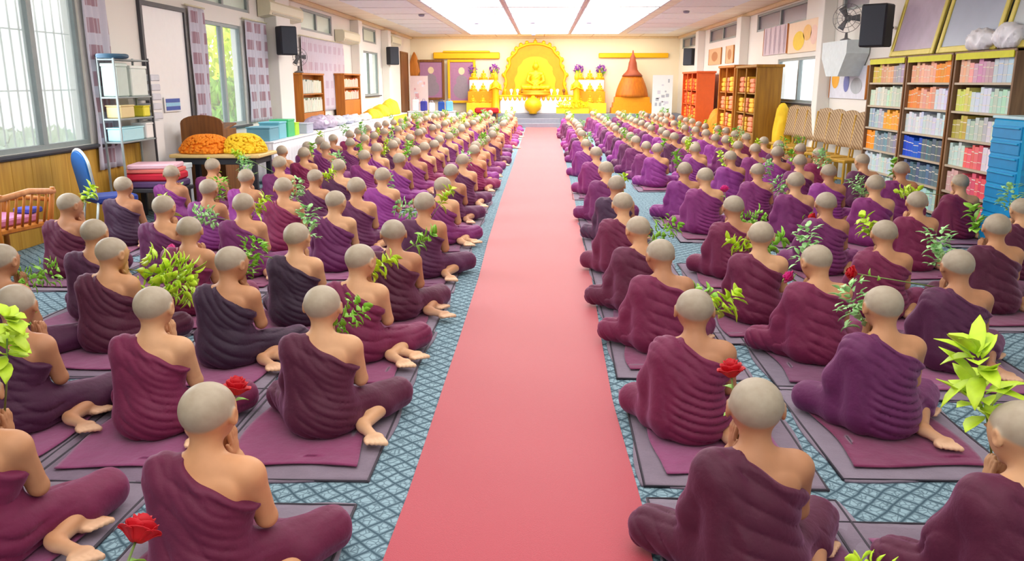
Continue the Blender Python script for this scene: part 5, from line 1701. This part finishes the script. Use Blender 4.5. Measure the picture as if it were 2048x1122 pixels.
FLOWERS = [
    ('rose', -1.08, 2.7, 0.65, 'L1', 0),
    ('rose', 0.68, 2.81, 0.7, 'R1', 0),
    ('rose', -2.62, 7.31, 0.26, 'L3', 3),
    ('rosep', -2.7, 4.01, 0.54, 'L3', 0),
    ('rosem', 1.59, 5.21, 0.48, 'R2', 2),
    ('rose', 1.94, 5.08, 0.54, 'R3', 0),
    ('rosem', 1.63, 7.42, 0.77, 'R2', 4),
    ('rose', 2.5, 7.63, 0.48, 'R3', 2),
    ('rosem', -2.87, 6.13, 0.44, 'L3', 2),
    ('rosey', -1.1, 4.04, 0.64, 'L1', 1),
    ('fern', -3.25, 5.02, 0.48, 'L4', 0),
    ('bush', -2.53, 5.27, 0.43, 'L3', 1),
    ('leafy', -1.93, 2.76, 0.80, 'L2', 0),
    ('broad', 1.47, 2.64, 0.72, 'R2', 0),
    ('fern', 1.62, 4.14, 0.58, 'R2', 1),
    ('fern', 2.46, 5.08, 0.7, 'R3', 0),
    ('fern', 0.94, 6.28, 0.58, 'R1', 3),
    ('leafy', 2.46, 6.22, 0.63, 'R3', 1),
    ('fern', 1.68, 5.21, 0.69, 'R2', 2),
    ('leafy', 1.71, 6.05, 0.53, 'R2', 3),
    ('leafy', 1.47, 6.05, 0.52, 'R2', 3),
    ('leafy', -1.04, 5.11, 0.56, 'L1', 2),
    ('fern', -1.85, 5.01, 0.62, 'L2', 2),
    ('fern', -3.07, 7.31, 0.51, 'L3', 3),
    ('fern', -1.73, 5.87, 0.7, 'L2', 3),
    ('leafy', -0.9, 6.05, 0.55, 'L1', 3),
    ('fern', -1.22, 7.37, 0.56, 'L1', 4),
    ('leafy', -0.89, 7.37, 0.69, 'L1', 4),
    ('leafy', 1.06, 5.36, 0.33, 'R1', 2),
    ('leafy', 0.91, 4.04, 0.6, 'R1', 1),
    ('fern', -4.56, 9.91, 0.38, 'L5', 2),
    ('leafy', 3.34, 6.4, 0.67, 'R4', 0),
    ('fern', 4.2, 7.51, 0.69, 'R5', 0),
    ('fern', -3.51, 9.58, 0.73, 'L4', 4),
    ('leafy', 1.7, 10.54, 0.74, 'R2', 6),
    ('leafy', -2.57, 9.71, 0.62, 'L3', 5),
    ('leafy', -2.57, 7.31, 0.62, 'L3', 3),
    ('fern', 1.88, 7.42, 0.49, 'R2', 4),
    ('fern', 2.64, 9.19, 0.57, 'R3', 3),
    ('fern', 3.41, 8.96, 0.6, 'R4', 2),
    ('fern', -1.02, 4.04, 0.51, 'L1', 1),
    ('leafy', 4.14, 9.45, 0.49, 'R5', 1),
    ('fern', -1.87, 9.64, 0.51, 'L2', 6),
    ('leafy', -4.08, 8.7, 0.08, 'L5', 1),
    ('fern', 3.44, 10.32, 0.77, 'R4', 3),
    ('leafy', -4.1, 11.04, 0.75, 'L4', 5),
]
for i, fl in enumerate(FLOWERS):
    HELD.setdefault((fl[4], fl[5]), []).append(i)
ids = {}
seat_xy = {}
nm_fl = {'rose': 'red rose', 'rosep': 'pink purple rose', 'rosem': 'magenta rose', 'rosey': 'orange flower', 'fern': 'green sprig', 'leafy': 'lime leafy sprig', 'broad': 'large leafy branch', 'bush': 'big bushy bouquet'}
for col in SEATS:
    side = col[0]; ci = int(col[1]) - 1
    seats = [(x, y, False) for x, y in SEATS[col]]
    y = seats[-1][1]
    step = 1.12
    ymax = 31.2 if ci < 4 else (31 if side == 'L' else 31)
    while True:
        y += step * R.uniform(.94, 1.06)
        if y > ymax: break
        t = min(1, (y - seats[-1][1]) / 6)
        seats.append((XC[col] + R.uniform(-.07, .07), y, True))
    for r_, (x, y, far) in enumerate(seats):
        key = (col, r_)
        row = STARTROW[col] + r_
        if side == 'L':
            vi = R.choice([0, 0, 1, 2, 0])
            if col in ('L5', 'L4') and R.random() < .3: vi = 4
        else:
            vi = R.choice([3, 4, 5, 3])
        FV = {('L1', 0): 0, ('L1', 1): 0, ('L1', 2): 1, ('L1', 3): 2, ('L2', 1): 0, ('L2', 2): 1, ('L3', 0): 2, ('L3', 1): 1, ('L2', 0): 2, ('R1', 0): 4, ('R1', 1): 3, ('R2', 1): 3, ('R2', 0): 5, ('R2', 2): 5, ('R3', 0): 3, ('R1', 2): 5}
        vi = FV.get(key, vi)
        wpool = ['maroon', 'plum', 'dark plum', 'purple', 'purple', 'plum'] if y > 8 else ['maroon', 'plum', 'dark plum', 'dark maroon', 'plum']  # farther pool leans purple: the hazy fade is painted into robe colours
        rn = FIX.get(key, R.choice(wpool))
        rgb = ROBES[rn]
        g_ = R.uniform(.92, 1.12)
        if y > 8: g_ *= 1.12  # farther robes lightened, distance haze put into their colour
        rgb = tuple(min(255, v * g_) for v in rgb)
        skin = R.choice([(206, 152, 112), (196, 142, 104), (214, 164, 124), (186, 132, 98)])
        if key == ('L1', 0): skin = (212, 154, 112)
        sd_ = 'left' if side == 'L' else 'right'
        held = HELD.get(key)
        lab = '%s robed shaven monk, %s block, %s, %s row' % (rn, sd_, colw[ci], ordn[row - 1])
        if held and len(lab.split()) < 13:
            lab = '%s robed monk with %s, %s block, %s, %s row' % (rn, nm_fl[FLOWERS[held[0]][0]].split()[-1], sd_, colw[ci], ordn[row - 1])
        rz = R.uniform(-.10, .10) if side == 'L' else R.uniform(-.16, .08)
        if key == ('L1', 0): rz = -.02
        if key == ('L2', 0): rz = .12
        s_ = R.uniform(.97, 1.04) if far or y > 6 else 1.0
        zz = .029 if y < 14.2 else .0
        o = monk(x, y, vi, rgb, skin, lab, 'seated monks of the %s block' % sd_, rz, s_, zz)
        seat_xy[key] = (x, y, vi, rz, rn, sd_, ci, row)
        if y < 14.2:
            pc = R.choice([(126, 112, 128), (116, 106, 122), (132, 120, 136), (120, 102, 122)])
            cc = R.choice([(134, 60, 100), (122, 50, 86), (140, 70, 112), (112, 58, 92)])
            mx = x + R.uniform(-.03, .03) - (.02 if side == 'L' else -.03)
            if ci == 0:
                mx = -1.145 if side == 'L' else .845
            floor_mat(mx, y - .03, R.uniform(-.02, .02), R.randint(0, 2), pc, cc, 'grey mauve mat with maroon cloth, %s block, %s, %s row' % (sd_, colw[ci], ordn[row - 1]), 'sitting mats of the %s block' % sd_)
# two more worshippers just below the frame, whose flowers reach into it
for (x, y, vi, rn, lab) in ((-.98, 1.38, 0, 'maroon', 'maroon robed monk cut by the lower edge, left of the red carpet'), (1.28, 1.20, 3, 'maroon', 'maroon robed monk cut by the lower edge, right of the red carpet')):
    monk(x, y, vi, ROBES[rn], (206, 152, 112), lab, 'seated monks cut by the lower edge', 0, .96, .026)
    floor_mat(x, y - .05, 0, vi, (118, 104, 118), (136, 58, 104), 'grey mauve mat with maroon cloth at the lower edge, %s of carpet' % ('left' if x < 0 else 'right'), 'mats at the lower edge')
# ------------------------------------------------------------------ flowers
def rose_bloom(r=.034):
    q = MB()
    rs = random.Random(3)
    q.ell((0, 0, .1 * r), (r * .5, r * .5, r * .85), 10, 8)
    for ring, (n, rad, h_, op) in enumerate(((3, .45, 1.0, .15), (4, .68, .95, .35), (5, .92, .80, .62), (6, 1.12, .58, .95))):
        for i in range(n):
            a = 2 * PI * i / n + ring * .7
            P = []
            for u in range(6):
                row = []
                for v in range(6):
                    aa = a + (u / 5 - .5) * 2 * PI / n * 1.35
                    t = v / 5
                    rr = r * rad * (.35 + .65 * math.sin(t * 1.5)) * (1 + op * .35 * t * t)
                    z = -r * .8 + r * 2.0 * h_ * t * (1 - .18 * (2 * u / 5 - 1) ** 2) - r * .2 * op * max(0, t - .7) * 4
                    row.append((rr * math.cos(aa), rr * math.sin(aa), z))
                P.append(row)
            q.sheet(P, .0016)
    return q
BLOOM = {'rose': mesh_of(rose_bloom(), 'bloom', M_RED), 'rosem': mesh_of(rose_bloom(.032), 'bloom', M_MAG), 'rosep': mesh_of(rose_bloom(.028), 'bloom', mat('rose_mauve', (186, 60, 140), .6)), 'rosey': mesh_of(rose_bloom(.030), 'bloom', mat('rose_orange', (244, 130, 50), .6))}
def leaf(q, p, d, L, W, mi, curl=.25, rs=None):
    """a pointed leaf with a folded midrib and a curl"""
    d = Vector(d).normalized()
    s = d.cross(Vector((0, 0, 1)))
    s = s.normalized() if s.length > 1e-3 else Vector((1, 0, 0))
    n = s.cross(d)
    P = []
    prof = [0.06, .75, 1.0, .78, .04]
    for i, w_ in enumerate(prof):
        t = i / 4
        c = Vector(p) + d * (L * t) - n * (curl * L * t * t) 
        P.append([c - s * (W * w_) + n * (W * .35 * w_), c, c + s * (W * w_) + n * (W * .35 * w_)])
    q.sheet(P, .0012, mi)
def foliage(kind, seed, n=None, r=.12):
    rs = random.Random(seed)
    q = MB()
    if kind == 'fern':
        n, L, W = n or 70, .058, .017
    elif kind == 'leafy':
        n, L, W = n or 26, .088, .026
    elif kind == 'broad':
        n, L, W = n or 34, .15, .030
    else:
        n, L, W = n or 150, .10, .028
    for i in range(n):
        t = rs.random()
        a = rs.uniform(0, 2 * PI)
        el = rs.uniform(-.3, 1.1)
        d = Vector((math.cos(a) * math.cos(el), math.sin(a) * math.cos(el), math.sin(el)))
        rad = r * (.15 if kind in ('leafy', 'broad') else .6) * rs.uniform(.2, 1)
        p = Vector((math.cos(a) * rad, math.sin(a) * rad, (t - .5) * 2 * r * (.9 if kind != 'bush' else .8)))
        leaf(q, p, d, L * rs.uniform(.6, 1.15), W * rs.uniform(.8, 1.2), 0, rs.uniform(.05, .45))
    return q
FM = {'fern': M_LEAFB, 'leafy': M_LEAFY, 'broad': M_LEAFY, 'bush': M_LEAFY}
FOL = {}
for kd, rr in (('fern', .13), ('leafy', .10), ('broad', .13), ('bush', .23)):
    FOL[kd] = [mesh_of(foliage(kd, 300 + i, None, rr), 'foliage', FM[kd] if i != 1 or kd in ('broad', 'bush') else M_LEAF) for i in range(3)]
STM = mesh_of(MB().tube([(0, 0, 0), (.006, .002, .5), (0, 0, 1)], [.0042, .0034, .003], 6), 'stem', M_STEM)
RL = MB()
for k in range(3):
    leaf(RL, (0, 0, .06 + .045 * k), (math.cos(k * 2.3), math.sin(k * 2.3), .35), .055, .017, 0, .3)
RLM = mesh_of(RL, 'foliage', M_LEAF)
def hand_point(key_or_xyz):
    x, y, vi, rz = key_or_xyz
    hx, hy, hz = VARS[vi]['hand']
    c, s = math.cos(rz), math.sin(rz)
    return Vector((x + hx * c - (hy - .01) * s, y + hx * s + (hy - .01) * c, hz + .026 + .055))
def flower(kind, b, hp, label, group, seed, simple=False):
    b = Vector(b)
    if b.z < .3 or (b - hp).length > .75:       # laid in the lap or standing on the mat
        hp = Vector((b.x, b.y, .03)) if b.z > .18 else Vector((b.x - .08, b.y - .05, .03))
    name = {'rose': 'rose', 'rosem': 'rose', 'rosep': 'rose', 'rosey': 'flower', 'fern': 'leafy_sprig', 'leafy': 'leafy_sprig', 'broad': 'leafy_branch', 'bush': 'bouquet'}[kind]
    d = b - hp
    L = max(.06, d.length)
    e = empty(name, hp, 0, label, 'flower' if kind.startswith('rose') else 'plant', group)
    e.rotation_mode = 'QUATERNION'
    e.rotation_quaternion = d.to_track_quat('Z', 'Y') if d.length > 1e-4 else (1, 0, 0, 0)
    st_ = bpy.data.objects.new('stem', STM); st_.parent = e; st_.scale = (1, 1, L); COL.objects.link(st_)
    if kind.startswith('rose'):
        o = bpy.data.objects.new('bloom', BLOOM[kind]); o.location = (0, 0, L); o.parent = e; COL.objects.link(o)
        o = bpy.data.objects.new('foliage', RLM); o.parent = e; o.location = (0, 0, max(0, L - .22)); COL.objects.link(o)
    else:
        o = bpy.data.objects.new('foliage', FOL[kind][seed % 3]); o.location = (0, 0, L); o.rotation_euler = (0, 0, seed * 1.3); o.parent = e; COL.objects.link(o)
    return e
for i, (kd, x, y, z, col, r_) in enumerate(FLOWERS):
    sx, sy, vi, rz, rn, sd_, ci, row = seat_xy[(col, r_)]
    dup = [f_ for f_ in FLOWERS[:i] if f_[0] == kd and f_[4] == col and f_[5] == r_]
    lab = '%s%s held by the %s block monk, %s, %s row' % ('second ' if dup else '', nm_fl[kd], sd_, colw[ci], ordn[row - 1])
    flower(kd, (x, y, z), hand_point((sx, sy, vi, rz)), lab, 'flowers held by the %s block' % sd_, i)
flower('rose', (-.95, 1.72, .665), hand_point((-.98, 1.38, 0, 0)), 'red rose at the bottom left corner, held from below the frame', None, 91)
bud = flower('leafy', (.76, 1.64, .64), hand_point((1.28, 1.20, 3, 0)), 'pale green bud sprig rising from the bottom right edge', None, 92)
for ch in bud.children:
    if ch.name.startswith('foliage'):
        ch.scale = (.5, .5, .6)
# sprigs of the people farther on, seen as flecks of green between the heads
for key, (sx, sy, vi, rz, rn, sd_, ci, row) in seat_xy.items():
    if key in HELD or sy < 6.5: continue
    u = R.random()
    if u < .62:
        kd = 'fern' if u < .22 else ('leafy' if u < .57 else R.choice(['rose', 'rosem']))
        hp = hand_point((sx, sy, vi, rz))
        b = hp + Vector((R.uniform(-.12, .12), R.uniform(0, .05), R.uniform(.14, .26)))
        flower(kd, b, hp, '%s held by the %s block monk, %s, %s row' % (nm_fl[kd], sd_, colw[ci], ordn[row - 1]), 'flowers held by the %s block' % sd_, R.randint(0, 50))
standing(-1.92, 'slim golden standing figure at the left edge of the arch')
standing(1.30, 'slim golden standing figure at the right edge of the arch')
